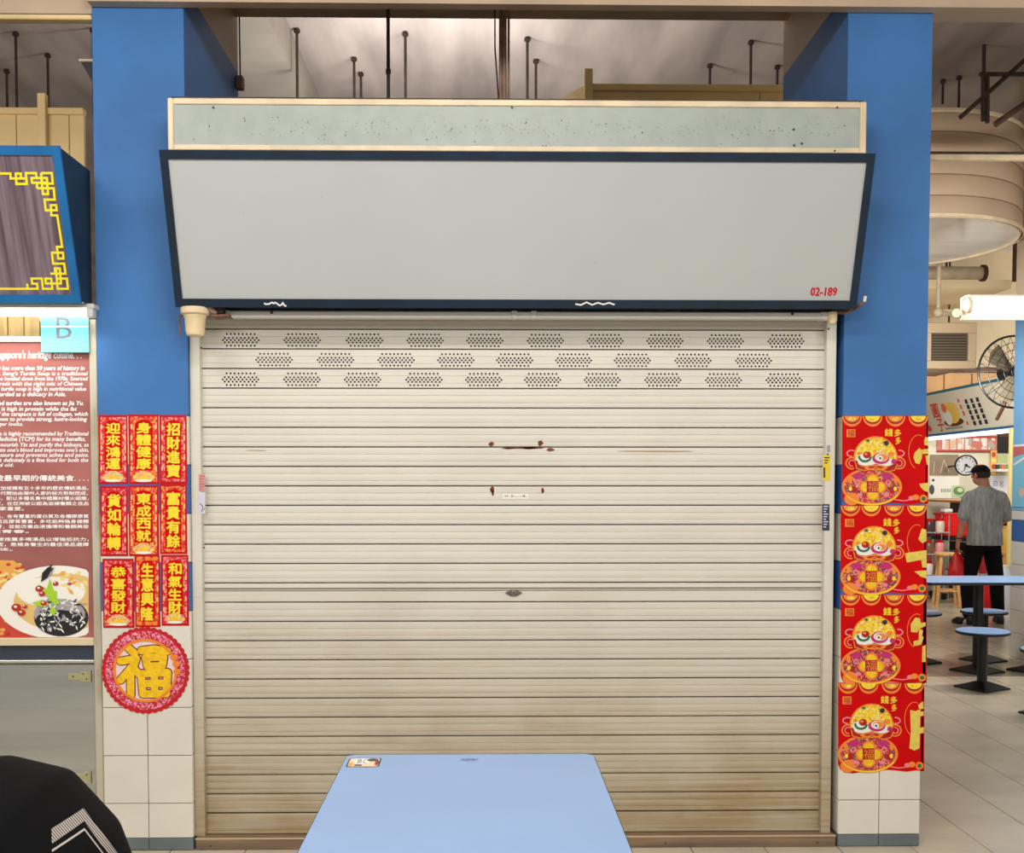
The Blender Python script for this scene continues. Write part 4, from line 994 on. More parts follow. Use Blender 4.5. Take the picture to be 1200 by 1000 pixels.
MB().lathe([(drr+.004, dzb-.006), (drr+.012, dzb), (drr+.012, dzb+.02), (drr-.02, dzb+.02), (drr-.02, dzb-.006)], (dx, DYc, 0), 72, cap=False).build('bottom_rim', cream_frame, DR)
MB().lathe([(.0, dzb+.01), (drr-.01, dzb+.01)], (dx, DYc, 0), 72, cap=False).build('underside', M('glossy_white_sheet', (216, 206, 190), .16, var=.04, scale=1.2, stretch=(.4, 4, 1)), DR)
for k in range(3):
    a = R(120*k+80); MB().tube([(dx+.7*math.cos(a), DYc+.7*math.sin(a), dzt-.02), (dx+.7*math.cos(a), DYc+.7*math.sin(a), 5.0)], .015, 8).build('hanger', dark_metal, DR)
# trunking across the aisle
TR = thing('trunking', 'thin cream pipe running straight across in front of the drum', 'pipe')
TYk = 2.6; x, zk = at(1120, 183, TYk)
MB().box(RX1+.4, 9, TYk, TYk+.05, zk-.02, zk+.016, .006).build('cable_trunking', cream_frame, TR)
MB().box(RX1+.4, 9, TYk, TYk+.05, zk+.016, zk+.03).build('cover', dark_metal, TR)
MB().tube([(7.5, TYk+.025, zk+.03), (7.5, TYk+.025, 5.0)], .012, 6).build('hanger', dark_metal, TR)
# roof steel
def bars(label, Y, segs, r_=.03, m=dark_metal, name='roof_truss'):
    O = thing(name, label, 'truss')
    for (a, b, c, d) in segs:
        p0, p1 = at(a, b, Y), at(c, d, Y)
        MB().tube([(p0[0], Y, p0[1]), (p1[0], Y, p1[1])], r_, 8).build('bar', m, O)
    return O
rust_pipe = M('rusty_pipe', (96, 66, 50), .6, var=.15, scale=10)
bars('rusty steel roof brace with posts, right of the right pillar at the top', 3.2, [(1125, 138, 1206, 66), (1152, 88, 1152, 142), (1157, 88, 1157, 144), (1148, 87, 1240, 87)], .016, dark_metal)
bars('brown diagonal roof pipe at the right edge beside the drum', 3.25, [(1166, 146, 1215, 112)], .022, rust_pipe)
bars('brown pipes and dark drop beside the drum', 5.95, [(1172, 157, 1240, 157), (1193, 160, 1189, 330), (1184, 234, 1230, 234), (1184, 240, 1230, 240)], .025, rust_pipe)
rod(1105, 98, 122, 'thin dark rod from the slab onto the round drum, nearer the right pillar', 'hanger rods above the drum')
rod(1124, 94, 126, 'thin dark rod from the slab onto the round drum, further from the right pillar', 'hanger rods above the drum')
# far bulkhead, duct grille, pipes
BKY = 11.6
bkf = struct('bulkhead_far', MB().box(4.5, 13.5, BKY, BKY+.1, 2.62, 5.0), M('bulkhead_cream', (200, 184, 150), .6, var=.05, scale=1.2))
zl = at(1120, 431, BKY)[1]; zl2 = at(1120, 437, BKY)[1]; zl3 = 2.63
MB().box(4.5, 13.5, BKY-.06, BKY, zl2, zl, .01).build('ledge', rust_pipe, bkf)
for i in range(12): MB().box(5.2+i*.42, 5.2+i*.42+.405, BKY-.03, BKY, zl3, zl2-.01, .008).build('panel', M('tan_panelling', (208, 160, 100), .5, var=.08, scale=2), bkf)
struct('soffit_far', MB().box(4.5, 6.40, 8.6, BKY, 3.9, 4.0), M('soffit_cream', (214, 192, 152), .6, var=.04, scale=1.2))
DG = thing('duct_grille', 'cream duct end with a dark grille, under the aisle lamp conduit', 'vent')
GYk = 9.2; (ga, gz1), (gb, gz0) = at(1084, 378, GYk), at(1144, 432, GYk)
for n_, (a, b, c, d) in (('frame_side', (ga, ga+.09, gz0+.1, gz1-.13)), ('frame_side', (gb-.1, gb, gz0+.1, gz1-.13)), ('frame_top', (ga, gb, gz1-.13, gz1)), ('frame_bottom', (ga, gb, gz0, gz0+.1))):
    MB().box(a, b, GYk, GYk+.08, c, d, .008).build(n_, M('duct_cream', (196, 172, 140), .5), DG)
MB().box(ga+.02, gb-.02, GYk+.08, GYk+1.2, gz0+.02, gz1-.02).build('duct', M('duct_cream', (196, 172, 140), .5), DG)
MB().box(ga+.09, gb-.1, GYk+.05, GYk+.06, gz0+.1, gz1-.13).build('mesh_backing', M('dark_mesh', (84, 74, 58), .7), DG)
for a in (ga+.1, gb-.1): MB().tube([(a, GYk+.6, gz1-.03), (a, GYk+.6, 4.999)], .012, 6).build('hanger', dark_metal, DG)
for i in range(9):
    z = gz0+.12+i*(gz1-gz0-.27)/9; MB().box(ga+.09, gb-.1, GYk+.02, GYk+.05, z, z+.012).build('louvre', M('louvre_grey', (110, 98, 80), .5), DG)
PB = thing('cross_pipe', 'fat cream pipe under the drum, right of the right pillar', 'pipe')
(a, z1_), (b, _) = at(1082, 320, 7.2), at(1152, 320, 7.2)
MB().tube([(a, 7.2, z1_), (b, 7.2, z1_)], .07, 14).build('pipe', cream_frame, PB, smooth=True)
MB().tube([(b-.02, 7.2, z1_), (b+.02, 7.2, z1_)], .09, 14).build('flange', rust_pipe, PB)
MB().tube([(b-.4, 7.2, z1_), (b-.4, 7.2, 5.0)], .012, 6).build('hanger', dark_metal, PB)

# ------------------------------------------------------------------ the far stall, its front running away from us
STX = 6.46
FS = thing('signboard', 'pale slanted stall sign with red characters and a rice snack, beyond the right pillar', 'sign')
ya, yb = 8.35, 11.45
zs0, zs1 = at(1188, 500, 8.55)[1], None
zs0 = 2.20; zs1 = 2.80
sa = Vector((STX-.22, 0, zs1)); sb = Vector((STX-.02, 0, zs0)); sup = (sa-sb).normalized(); SL = (sa-sb).length; snn = Vector((-sup.z, 0, sup.x))
def smp(u, v, l):
    p = sb+sup*v+snn*l; return (p.x, yb-u, p.z)
def sbar(u0, u1, v0, v1, t0, t1): return MB().prism([smp(u, v, t0) for u, v in ((u0, v0), (u1, v0), (u1, v1), (u0, v1))], snn*(t1-t0))
SW = yb-ya
MB().prism([smp(0, 0, -.004), smp(0, SL, -.004), (STX+.1, yb, zs1), (STX+.1, yb, zs0)], (0, -SW, 0)).build('box', M('sign_back', (60, 80, 100), .5), FS)
sbar(0, SW, .03, SL-.03, -.003, .002).build('face_panel', M('far_sign_face', (226, 218, 196), .35, var=.02, scale=1), FS)
sbar(0, SW, SL-.035, SL, -.003, .008).build('frame_top', M('teal_frame', (40, 110, 130), .4), FS)
sbar(0, SW, 0, .035, -.003, .008).build('frame_bottom', M('blue_frame', (30, 90, 140), .4), FS)
sbar(0, SW, -.05, -.005, -.02, .03).build('light_strip', M('lit_strip', (255, 252, 244), .4, emit=1.6), FS)
p = Print(smp)
for t, ua, va, ub, vb in (('圓', .12, .27, .34, .47), ('子', .16, .07, .36, .25), ('圓', .78, .26, 1.0, .46), ('子', .82, .06, 1.02, .24)): p.text(t, ua, va, ub, vb, 0, .004, .03)
for (u, v, r_) in ((.5, .37, .045), (.52, .25, .04), (.53, .12, .07)): p.ell(u, v, r_, r_*.7, 0, .004, 10)
for k, (v, s_) in enumerate(((.45, .05), (.36, .06), (.27, .07), (.13, .05))): p.rect(1.66+k*.02, v-s_/2, 1.71+k*.02, v+s_/2, 0, .004)
for k in range(3):
    u = 1.86+k*.16
    for q in range(5): p.rect(u+q*.012, .42-q*.075-.03, u+.075+q*.012, .42-q*.075+.03, 1, .004)
for q in range(12): p.rect(1.05+q*.045, .075, 1.08+q*.045, .105, 2, .004)
p.build('lettering', [M('sign_red2', (222, 84, 72), .5), ink_dark, M('grey_green_ink', (140, 150, 120), .5)], FS)['kind'] = 'stuff'
p = Print(smp); p.ell(1.35, .17, .3, .06, 0, .004, 20); p.ell(1.38, .30, .22, .15, 1, .0046, 24); p.ell(1.22, .25, .12, .12, 2, .0052, 18); p.ell(1.18, .38, .08, .07, 3, .0056, 14); p.ell(1.42, .37, .16, .07, 1, .0058, 14)
p.build('rice_snack_picture', [M('brown_plate', (110, 50, 36), .5), M('egg_yellow', (240, 200, 90), .5), paper_white, M('prawn_orange', (236, 120, 80), .5)], FS)
# stall shell
IY = 11.5
struct('wall_stall_end', MB().box(STX-.05, 9.5, IY, IY+.08, 0, 2.62), M('stall_wall', (222, 216, 190), .5, var=.04, scale=1))
struct('wall_stall_rear', MB().box(9.4, 9.5, 8.2, IY, 0, 2.62), M('stall_wall', (222, 216, 190), .5))
struct('stall_ceiling', MB().box(STX+.1, 9.5, 8.2, IY, 2.8, 2.86), cream_paint)
PS = thing('stall_post', 'thin yellow corner post of the far stall, right of the man', 'post')
x, _ = at(1185.5, 550, 8.5); MB().box(x-.03, x+.03, 8.47, 8.53, 0, 2.2, .006).build('post', M('yellow_post', (236, 214, 140), .5), PS)
MB().box(x-.05, x+.05, 8.45, 8.55, 0, .03, .004).build('foot_plate', steel, PS)
WY = IY-.012
def wall_print(name, label, cat, x0, y0, x1, y1, m, dec=None, ms=(), Y=WY, frame=None):
    O = thing(name, label, cat); (a, zb_), (b, za_) = at(x0, y0, Y), at(x1, y1, Y)
    MB().box(a, b, Y, Y+.008, za_, zb_).build('sheet', m, O)
    if frame: MB().box(a, b, Y-.01, Y+.008, zb_-.03, zb_, .003).box(a, b, Y-.01, Y+.008, za_, za_+.03, .003).build('frame', frame, O)
    if dec:
        p = Print(px_map(Y)); dec(p); p.build('printing', ms, O)['kind'] = 'stuff'
    return O
menu_m = voro('menu_photo_print', [(222, 214, 204), (204, 120, 100), (232, 226, 220), (180, 170, 160), (226, 190, 160)], 14)
wall_print('menu_board', 'long menu board with a row of food photos under the far sign', 'board', 1098, 511, 1168, 530, M('menu_pink', (206, 130, 112), .4), lambda p: [p.rect(1104+i*9, 527, 1111.5+i*9, 513, 0, .002) for i in range(7)], [menu_m], frame=M('menu_red', (176, 60, 50), .4))
wall_print('dark_board', 'dark brown-grey board with a pale A-shaped outline, left of the clock', 'board', 1090, 533, 1123, 557, M('dark_board_m', (136, 120, 96), .5, var=.06, scale=4), lambda p: (p.line([(1102, 555), (1106, 539), (1112, 553)], .8, 0, .002), p.line([(1094, 555), (1095, 541)], .6, 0, .002)), [M('pale_line', (214, 180, 170), .5)])
wall_print('whiteboard', 'white notice board below the dark board in the far stall', 'board', 1090, 559, 1124, 584, M('whiteboard_m', (236, 238, 226), .3), lambda p: ([p.rect(1103+i*2.4, 577, 1104.2+i*2.4, 573, 0, .002) for i in range(5)], p.ell(1093.5, 563, 1.6, 1.6, 1, .002, 10), p.ell(1092, 574, 3, 6, 2, .002, 10)), [M('green_print', (90, 140, 90), .5), ink_dark, M('slate_dark', (70, 74, 86), .5)])
wall_print('leaf_poster', 'green oval leaf sticker between whiteboard and the man', 'sticker', 1116, 569, 1131, 582, M('pale_leaf', (196, 214, 170), .4), lambda p: (p.ell(1123.5, 575.5, 6.5, 5, 0, .002, 16), p.ell(1125, 574.5, 3.5, 2.6, 1, .003, 12)), [M('leaf_green', (96, 150, 84), .5), M('leaf_pale', (214, 222, 180), .5)], Y=WY-.01)
wall_print('price_strip', 'narrow orange food strip on the wall, right of the cap', 'poster', 1161, 528, 1168, 556, M('strip_orange', (232, 180, 96), .4), lambda p: [p.ell(1164.5, 533+i*7, 2.6, 3, i % 2, .002, 10) for i in range(4)], [M('strip_red', (196, 70, 50), .5), M('strip_yellow', (246, 214, 110), .5)], Y=WY-.02)
wall_print('notice', 'white notice with two dark blue characters, right of the man', 'poster', 1161, 558, 1181, 580, M('notice_white', (232, 232, 238), .4), lambda p: (p.text('白', 1164, 570, 1168.5, 563, 0, .002), p.text('名', 1171, 571, 1176, 564, 0, .002)), [M('indigo_ink', (90, 90, 150), .5)], Y=WY-.01)
wall_print('green_card', 'pale green card on the wall beside the yellow post', 'card', 1169, 533, 1180, 548, M('card_green', (186, 196, 140), .4), lambda p: p.rect(1170, 547, 1179, 546, 0, .002), [paper_white])
wall_print('notice_board', 'black panel at the top right of the far stall', 'panel', 1169, 506, 1184, 531, M('panel_black', (30, 24, 22), .5), lambda p: p.rect(1171, 512, 1182, 509, 0, .002), [M('panel_brown', (90, 50, 36), .5)], Y=WY-.005)
SHF = thing('wall_shelf', 'white wall shelf with small coloured tubs, right of the man', 'shelf')
(a, z1_), (b, z0_) = at(1168, 550, WY-.2), at(1184, 553, WY-.2)
MB().box(a, b, WY-.22, WY-.001, z0_, z1_, .003).build('board', white_plastic, SHF)
for i, c in enumerate(((60, 60, 56), (214, 120, 60), (120, 180, 80))):
    T_ = thing('tub', ['dark grey', 'orange', 'green'][i]+' tub on the white wall shelf', 'tub'); xt = a+.05+i*.085
    MB().lathe([(.0, 0), (.03, 0), (.035, .07), (.0, .071)], (xt, WY-.12, z1_), 12).build('body', M('tub%d' % i, c, .4), T_)
    MB().lathe([(.0, 0), (.037, 0), (.037, .012), (.0, .013)], (xt, WY-.12, z1_+.07), 12).build('lid', white_plastic, T_)
# clock
CK = thing('wall_clock', 'round white wall clock with a black rim behind the capped man', 'clock')
CKY = 10.2; ckx, ckz = at(1131.5, 545.5, CKY); rc = 12.5*(CKY-CAM.y)/FPX
for nm, pr, m in (('rim', [(rc*.84, -.0), (rc, .0), (rc, .055), (rc*.94, .062), (rc*.88, .05), (rc*.86, .03)], black), ('dial', [(.0, .032), (rc*.88, .032)], M('dial_white', (228, 230, 234), .35)), ('hub', [(.0, .05), (.02, .05), (.022, .034)], black)):
    o = MB().lathe(list(reversed(pr)) if nm != 'rim' else pr, (0, 0, 0), 36, axis='y', cap=False).build(nm, m, CK, smooth=(nm == 'rim')); 
MB().lathe([(.0, 0), (rc*.9, 0), (rc*.9, .01)], (0, 0, 0), 24, axis='y').build('back', black, CK)
p = Print(lambda u, v, l: (u, -.034-l, v))
for i in range(12):
    a = R(30*i); p.rect(math.sin(a)*rc*.72-.006, math.cos(a)*rc*.72-.009, math.sin(a)*rc*.72+.006, math.cos(a)*rc*.72+.009, 0, .001)
p.build('hour_marks', ink_dark, CK)
for ang, ln, w_ in ((200, .6, .006), (120, .42, .009)):
    a = R(ang); p = Print(lambda u, v, l: (u, -.04-l, v)); p.line([(0, 0), (math.sin(a)*rc*ln, math.cos(a)*rc*ln)], w_*2, 0, .001); p.build('hand', ink_dark, CK)
MB().box(-.015, .015, .0, IY-CKY, -.015, .015).build('bracket', black, CK)
CK.location = (ckx, CKY, ckz); CK.rotation_euler = (0, 0, R(-14))
# wall fan
FA = thing('wall_fan', 'black caged wall fan half hidden by the far blue pillar', 'fan')
FYk = 7.6; fxk, fzk = at(1188, 436, FYk); fr_ = 42*(FYk-CAM.y)/FPX
circ = lambda r_, y, n=40: [(r_*math.cos(2*math.pi*i/n), y, r_*math.sin(2*math.pi*i/n)) for i in range(n+1)]
MB().tube(circ(fr_, 0), .012, 8).build('cage_rim', black, FA)
g = MB()
for r_, y in ((.8, -.06), (.6, -.085), (.4, -.1), (.2, -.11)): g.tube(circ(fr_*r_, y, 32), .004, 5)
for k in range(26):
    a = 2*math.pi*k/26; c, s = math.cos(a), math.sin(a)
    g.tube([(fr_*c*.12, -.112, fr_*s*.12), (fr_*c*.6, -.085, fr_*s*.6), (fr_*c, 0, fr_*s)], .003, 5); g.tube([(fr_*c*.2, .1, fr_*s*.2), (fr_*c*.7, .09, fr_*s*.7), (fr_*c, 0, fr_*s)], .003, 5)
o = g.build('cage_wires', black, FA); o['kind'] = 'stuff'
MB().lathe([(.0, .115), (.05, .11), (.055, .1)], (0, 0, 0), 16, axis='y').build('badge', steel, FA)
for k in range(3):
    a = R(120*k+20); c, s = math.cos(a), math.sin(a); pts = []
    for (r_, t, y) in ((.05, -.05, .03), (.8*fr_, -.14, .035), (.86*fr_, 0, .0), (.75*fr_, .12, -.035), (.05, .05, -.02)): pts.append((r_*c-t*s, y, r_*s+t*c))
    MB().prism(pts, (0, .004, 0)).build('blade', M('fan_blade', (112, 102, 82), .5), FA)
MB().tube([(0, .02, 0), (0, .25, 0)], [.06, .075], 16).build('motor', black, FA, smooth=True)
MB().tube([(0, .2, -.05), (0, .2, -.35), (.06, .5, -.5)], .022, 8).build('bracket', rust_pipe, FA)
FA.location = (fxk, FYk, fzk)
# counter under the sign with its clutter
CT = thing('stall_counter', 'orange-edged display counter of the far stall, left of the man', 'counter')
cy0, cy1 = 9.6, 11.4; czt = at(1105, 587, 10.0)[1]
MB().box(STX+.02, STX+.5, cy0, cy1, czt-.03, czt, .005).build('top', M('orange_wood', (206, 128, 72), .4), CT)
for yy in (cy0, cy1-.05): MB().box(STX+.02, STX+.07, yy, yy+.05, 0, czt-.03).build('leg', M('orange_wood2', (226, 170, 80), .4), CT)
for zz in (.30, .72): MB().box(STX+.02, STX+.5, cy0+.05, cy1-.05, zz, zz+.025).build('shelf', steel, CT)
MB().box(STX+.46, STX+.5, cy0, cy1, 0, czt-.03).build('back_panel', M('counter_dark', (60, 36, 34), .6), CT)
cl = [('red', (176, 30, 40)), ('black', (30, 28, 30)), ('pink', (216, 100, 120)), ('white', (226, 220, 214)), ('maroon', (110, 22, 34)), ('brown', (130, 90, 60)), ('crimson', (200, 40, 50)), ('cream', (226, 206, 170)), ('purple', (90, 50, 80))]
def carton(x, y, z, w, d, h, m, label, grp):
    O = thing('carton', label, 'box', grp, (x, y, z))
    MB().box(-w/2, w/2, -d/2, d/2, 0, h, .004).build('body', m, O); MB().box(-w/2-.002, w/2+.002, -.02, .02, h-.001, h+.003).build('tape', white_plastic, O)
i = 0
for (z, tier) in ((.325, 'lower'), (.745, 'upper')):
    for k in range(6):
        nm, c = cl[(i*4) % 9]; h = random.uniform(.16, .26)
        carton(STX+.16, cy0+.2+k*.27, z, .2, .2, h, M('carton_'+nm, c, .5), '%s carton on the %s shelf of the far counter, %s from the near end' % (nm, tier, ORD[k]), 'cartons on the far counter'); i += 1
def jar(x, y, z, c, nm, pos):
    O = thing('jar', '%s jar on the floor side rack by the right pillar, %s' % (nm, pos), 'jar', None, (x, y, z))
    MB().lathe([(.0, 0), (.05, 0), (.055, .02), (.055, .12), (.04, .14), (.0, .141)], (0, 0, 0), 14).build('body', M('jar_'+nm, c, .3), O, smooth=True)
    MB().lathe([(.0, .141), (.042, .141), (.042, .17), (.0, .171)], (0, 0, 0), 14).build('lid', red_paper, O)
RK = thing('side_rack', 'low wire rack of jars at the left end of the far counter', 'rack')
rx, ry = at(1094, 640, 9.3)[0], 9.3
for zz in (.35, .62, .9): MB().box(rx-.16, rx+.16, ry-.12, ry+.12, zz-.015, zz, .003).build('shelf', steel, RK)
for a in (-.15, .15):
    for b in (-.11, .11): MB().tube([(rx+a, ry+b, 0), (rx+a, ry+b, 1.12)], .008, 6).build('leg', steel, RK)
for t, zz in enumerate((.35, .62, .9)):
    for k in range(2): jar(rx-.07+k*.14, ry-.02, zz, [(232, 226, 220), (200, 60, 60), (120, 90, 70), (236, 150, 150), (60, 50, 48), (214, 200, 180)][t*2+k], ['white', 'red', 'brown', 'pink', 'black', 'cream'][t*2+k], ['bottom tier left', 'bottom tier right', 'middle tier left', 'middle tier right', 'top tier left', 'top tier right'][t*2+k])
# red crate on a trolley
RCY = 9.6; (ra, rz1), (rb, rz0) = at(1101.5, 601, RCY), at(1131, 629, RCY)
TRL = thing('trolley', 'dark trolley under the bright red crate', 'trolley')
MB().box(ra-.02, rb+.02, RCY-.18, RCY+.22, rz0-.04, rz0, .005).build('top', black, TRL)
MB().box(ra-.02, rb+.02, RCY-.18, RCY+.22, .25, .28, .005).build('shelf', steel, TRL)
for a in (ra, rb):
    for b in (RCY-.16, RCY+.2): MB().tube([(a, b, .05), (a, b, rz0-.04)], .012, 8).build('leg', steel, TRL); MB().lathe([(.0, -.02), (.045, -.02), (.045, .02), (.0, .021)], (a, b, .045), 12, axis='y').build('caster', black, TRL)
RC = thing('red_crate', 'bright red plastic crate with white packs on top, left of the man', 'crate')
crate_m = M('bright_red_plastic', (236, 24, 20), .35)
MB().box(ra, rb, RCY-.15, RCY+.18, rz0, rz1, .02).build('body', crate_m, RC)
MB().box(ra-.012, rb+.012, RCY-.162, RCY+.192, rz1-.03, rz1, .006).build('rim', crate_m, RC)
for k in range(5):
    x = ra+(rb-ra)*(.1+.2*k); MB().box(x-.008, x+.008, RCY-.158, RCY-.149, rz0+.02, rz1-.03, .002).build('rib', crate_m, RC)
PK = thing('white_pack', 'small white pack lying on the red crate', 'pack'); x = ra+.08
MB().box(x-.05, x+.06, RCY-.08, RCY+.06, rz1, rz1+.05, .012).build('body', paper_white, PK); MB().box(x-.045, x+.055, RCY-.01, RCY+.01, rz1+.05, rz1+.053).build('seal', M('green_print', (90, 140, 90), .5), PK)
# wooden stool
wsx, wsy = floor_pt(1109, 711); WS = thing('wooden_stool', 'tall pale wooden stool left of the man', 'stool', None, (wsx, wsy, 0))
MB().lathe([(.0, .635), (.15, .635), (.155, .645), (.155, .662), (.145, .668), (.0, .669)], (0, 0, 0), 24).build('seat', wood_m, WS)
for k in range(4):
    a = R(90*k+32); c, s = math.cos(a), math.sin(a); MB().tube([(.19*c, .19*s, 0), (.115*c, .115*s, .637)], [.019, .023], 8).build('leg', wood_m, WS)
for k in range(4):
    a, b = R(90*k+32), R(90*k+122); z = .2+.06*(k % 2); q = .19-.075*z/.637
    MB().tube([(q*math.cos(a), q*math.sin(a), z), (q*math.cos(b), q*math.sin(b), z)], .011, 8).build('stretcher', wood_m, WS)
# goods behind the man on the right
for i, (px, y0_, y1_, c, nm) in enumerate(((1178, 618, 646, (206, 160, 70), 'mustard sack'), (1178, 650, 672, (196, 140, 70), 'brown paper sack'), (1172, 664, 676, (214, 220, 230), 'pale blue tub'))):
    Yg = 8.9-.25*i; (xg, zg1), (_, zg0) = at(px, y0_, Yg), at(px, y1_, Yg)
    if i == 0:
        SHB = thing('goods_shelf', 'brown goods shelf right of the man', 'shelf')
        MB().box(xg-.1, xg+.25, Yg-.15, Yg+.3, zg0-.04, zg0, .004).build('shelf_board', wood_m, SHB)
        for a in (-.08, .22): MB().box(xg+a-.02, xg+a+.02, Yg+.2, Yg+.26, 0, zg0-.04).build('leg', wood_m, SHB)
    O = thing('sack' if i < 2 else 'tub', '%s right of the man by the far pillar' % nm, 'sack' if i < 2 else 'tub')
    zbse = zg0 if i == 0 else 0.0
    MB().lathe([(.0, zbse), (.10, zbse), (.12, zbse+(zg1-zbse)*.3), (.115, zbse+(zg1-zbse)*.75), (.06, zg1), (.0, zg1+.002)], (xg+.05, Yg, 0), 14).build('body', M(nm.replace(' ', '_'), c, .7), O, smooth=True)
    MB().lathe([(.0, zg1-.02), (.07, zg1-.02), (.075, zg1+.012), (.0, zg1+.013)], (xg+.05, Yg, 0), 14).build('tied_top' if i < 2 else 'lid', paper_white if i == 2 else M(nm.replace(' ', '_'), c, .7), O)

# ------------------------------------------------------------------ people
def remesh(mb, name, mat, parent, vox, smooth=4, post=None):
    """one continuous skin over the lofted volumes"""
    o = mb.build(name, mat, parent)
    m = o.modifiers.new('r', 'REMESH'); m.mode = 'VOXEL'; m.voxel_size = vox
    s = o.modifiers.new('s', 'SMOOTH'); s.factor = .5; s.iterations = smooth
    bpy.context.view_layer.update()
    me = bpy.data.meshes.new_from_object(o.evaluated_get(bpy.context.evaluated_depsgraph_get()))
    o.modifiers.clear(); old = o.data; o.data = me; bpy.data.meshes.remove(old)
    me.name = name; me.polygons.foreach_set('use_smooth', [True]*len(me.polygons)); me.update()
    return o
def rings(mb, rs, n=20):
    """elliptical loft: (centre, half-axis a, half-axis b)"""
    k = len(mb.v)
    for c, a, b in rs:
        c, a, b = Vector(c), Vector(a), Vector(b)
        for j in range(n):
            t = 2*math.pi*j/n; mb.v.append(tuple(c+a*math.cos(t)+b*math.sin(t)))
    for i in range(len(rs)-1):
        for j in range(n):
            mb.f.append((k+i*n+j, k+i*n+(j+1) % n, k+(i+1)*n+(j+1) % n, k+(i+1)*n+j)); mb.m.append(0)
    mb.f.append(tuple(k+j for j in reversed(range(n)))); mb.m.append(0)
    e = k+(len(rs)-1)*n; mb.f.append(tuple(e+j for j in range(n))); mb.m.append(0)
    return mb
def limb(mb, pts, rr, n=14):
    mb.tube(pts, rr, n)
    for p, r_ in zip(pts, rr): mb.ball(p, r_*.99, n=12)
    return mb
def hand(mb, wrist, d, palm_n, side, curl=.5, s=1.0):
    """palm and five fingers; d: wrist to knuckles, palm_n: the way the palm faces, side: towards the thumb"""
    d, pn, sd = Vector(d).normalized(), Vector(palm_n).normalized(), Vector(side).normalized(); w = Vector(wrist)
    rings(mb, [(w, sd*.026*s, pn*.019*s), (w+d*.03*s, sd*.034*s, pn*.017*s), (w+d*.085*s, sd*.040*s, pn*.014*s), (w+d*.095*s, sd*.036*s, pn*.010*s)], 14)
    for off, L, r_ in ((.029, .072, .0088), (.010, .082, .0092), (-.010, .076, .0088), (-.028, .060, .0078)):
        b = w+d*.082*s+sd*off*s; p1 = b+(d*math.cos(curl*.6)+pn*math.sin(curl*.6))*L*.45*s; p2 = p1+(d*math.cos(curl*1.6)+pn*math.sin(curl*1.6))*L*.32*s; p3 = p2+(d*math.cos(curl*2.3)+pn*math.sin(curl*2.3))*L*.25*s
        limb(mb, [b, p1, p2, p3], [r_*s, r_*.97*s, r_*.9*s, r_*.75*s], 10)
    b = w+d*.022*s+sd*.024*s; p1 = b+(d*.7+sd*.75+pn*.2).normalized()*.04*s; p2 = p1+(d*.9+sd*.2+pn*.35).normalized()*.03*s; p3 = p2+(d*.95+pn*.4).normalized()*.022*s
    limb(mb, [b, p1, p2, p3], [.013*s, .0115*s, .0105*s, .008*s], 10)
def head(body, c, fwd, upv, s=1.0):
    """skull, jaw, nose and ears; returns the frame (centre, forward, side, up)"""
    f, u = Vector(fwd).normalized(), Vector(upv).normalized(); sd = f.cross(u).normalized(); u = sd.cross(f); c = Vector(c)
    rot = Matrix((sd, f, u)).transposed()
    body.ball(c+u*.025*s, (.076*s, .098*s, .092*s), n=20, rot=rot); body.ball(c-u*.045*s+f*.022*s, (.058*s, .070*s, .068*s), n=16, rot=rot)
    body.tube([c+f*.088*s+u*.02*s, c+f*.112*s-u*.018*s, c+f*.094*s-u*.028*s], [.008*s, .014*s, .010*s], 10)
    for g in (-1, 1): body.ball(c+sd*g*.078*s-f*.005*s-u*.005*s, (.010*s, .018*s, .031*s), n=12, rot=rot)
    return c, f, sd, u, rot
def face(parent, fr, s=1.0):
    c, f, sd, u, rot = fr
    for g in (-1, 1):
        p_ = c+f*.086*s+sd*g*.031*s+u*.012*s; e = MB().ball(p_, .0125*s, n=12); e.build('eye', paper_white, parent, True)
        MB().ball(p_+f*.009*s, .0058*s, n=10).build('iris', ink_dark, parent, True)
        MB().tube([c+f*.089*s+sd*g*.014*s+u*.033*s, c+f*.092*s+sd*g*.032*s+u*.037*s, c+f*.08*s+sd*g*.05*s+u*.031*s], [.003*s, .0038*s, .002*s], 8).build('eyebrow', black_cloth, parent)
    MB().tube([c+f*.083*s-sd*.024*s-u*.056*s, c+f*.094*s-u*.054*s, c+f*.083*s+sd*.024*s-u*.056*s], [.003*s, .0062*s, .003*s], 8).build('mouth', M('lips', (168, 92, 82), .5), parent)

# the man in the aisle, seen from behind, a red bag in his left hand
mx_, my_ = floor_pt(1151, 731.5)
P1 = thing('person', 'person in black cap and grey t-shirt seen from behind holding a red bag', 'person', None, (mx_, my_, 0))
X_ = Vector((1, 0, 0)); Y_ = Vector((0, 1, 0)); Z_ = Vector((0, 0, 1))
body = MB()
for g, ax, ay in ((-1, -.16, -.02), (1, .2, .06)):
    limb(body, [(g*.09, 0, .90), (g*.12+ax*.2, .03, .48), (ax, ay, .10)], [.074, .052, .038])
rings(body, [((0, 0, .86), X_*.15, Y_*.11), ((0, 0, .98), X_*.155, Y_*.11), ((0, .0, 1.10), X_*.145, Y_*.10), ((0, 0, 1.28), X_*.175, Y_*.11), ((0, -.01, 1.39), X_*.165, Y_*.09), ((0, -.01, 1.44), X_*.10, Y_*.065), ((0, .0, 1.50), X_*.058, Y_*.06)], 22)
limb(body, [(0, -.005, 1.45), (-.01, .015, 1.56)], [.058, .055])
fr1 = head(body, (-.035, .03, 1.615), (-.42, .9, -.05), (-.03, .03, 1), 1.0)
limb(body, [(-.175, -.01, 1.37), (-.225, -.02, 1.14), (-.262, .03, .90)], [.052, .041, .028])
hand(body, (-.262, .032, .905), (-.05, .1, -1), (1, 0, 0), (0, 1, .1), .75)
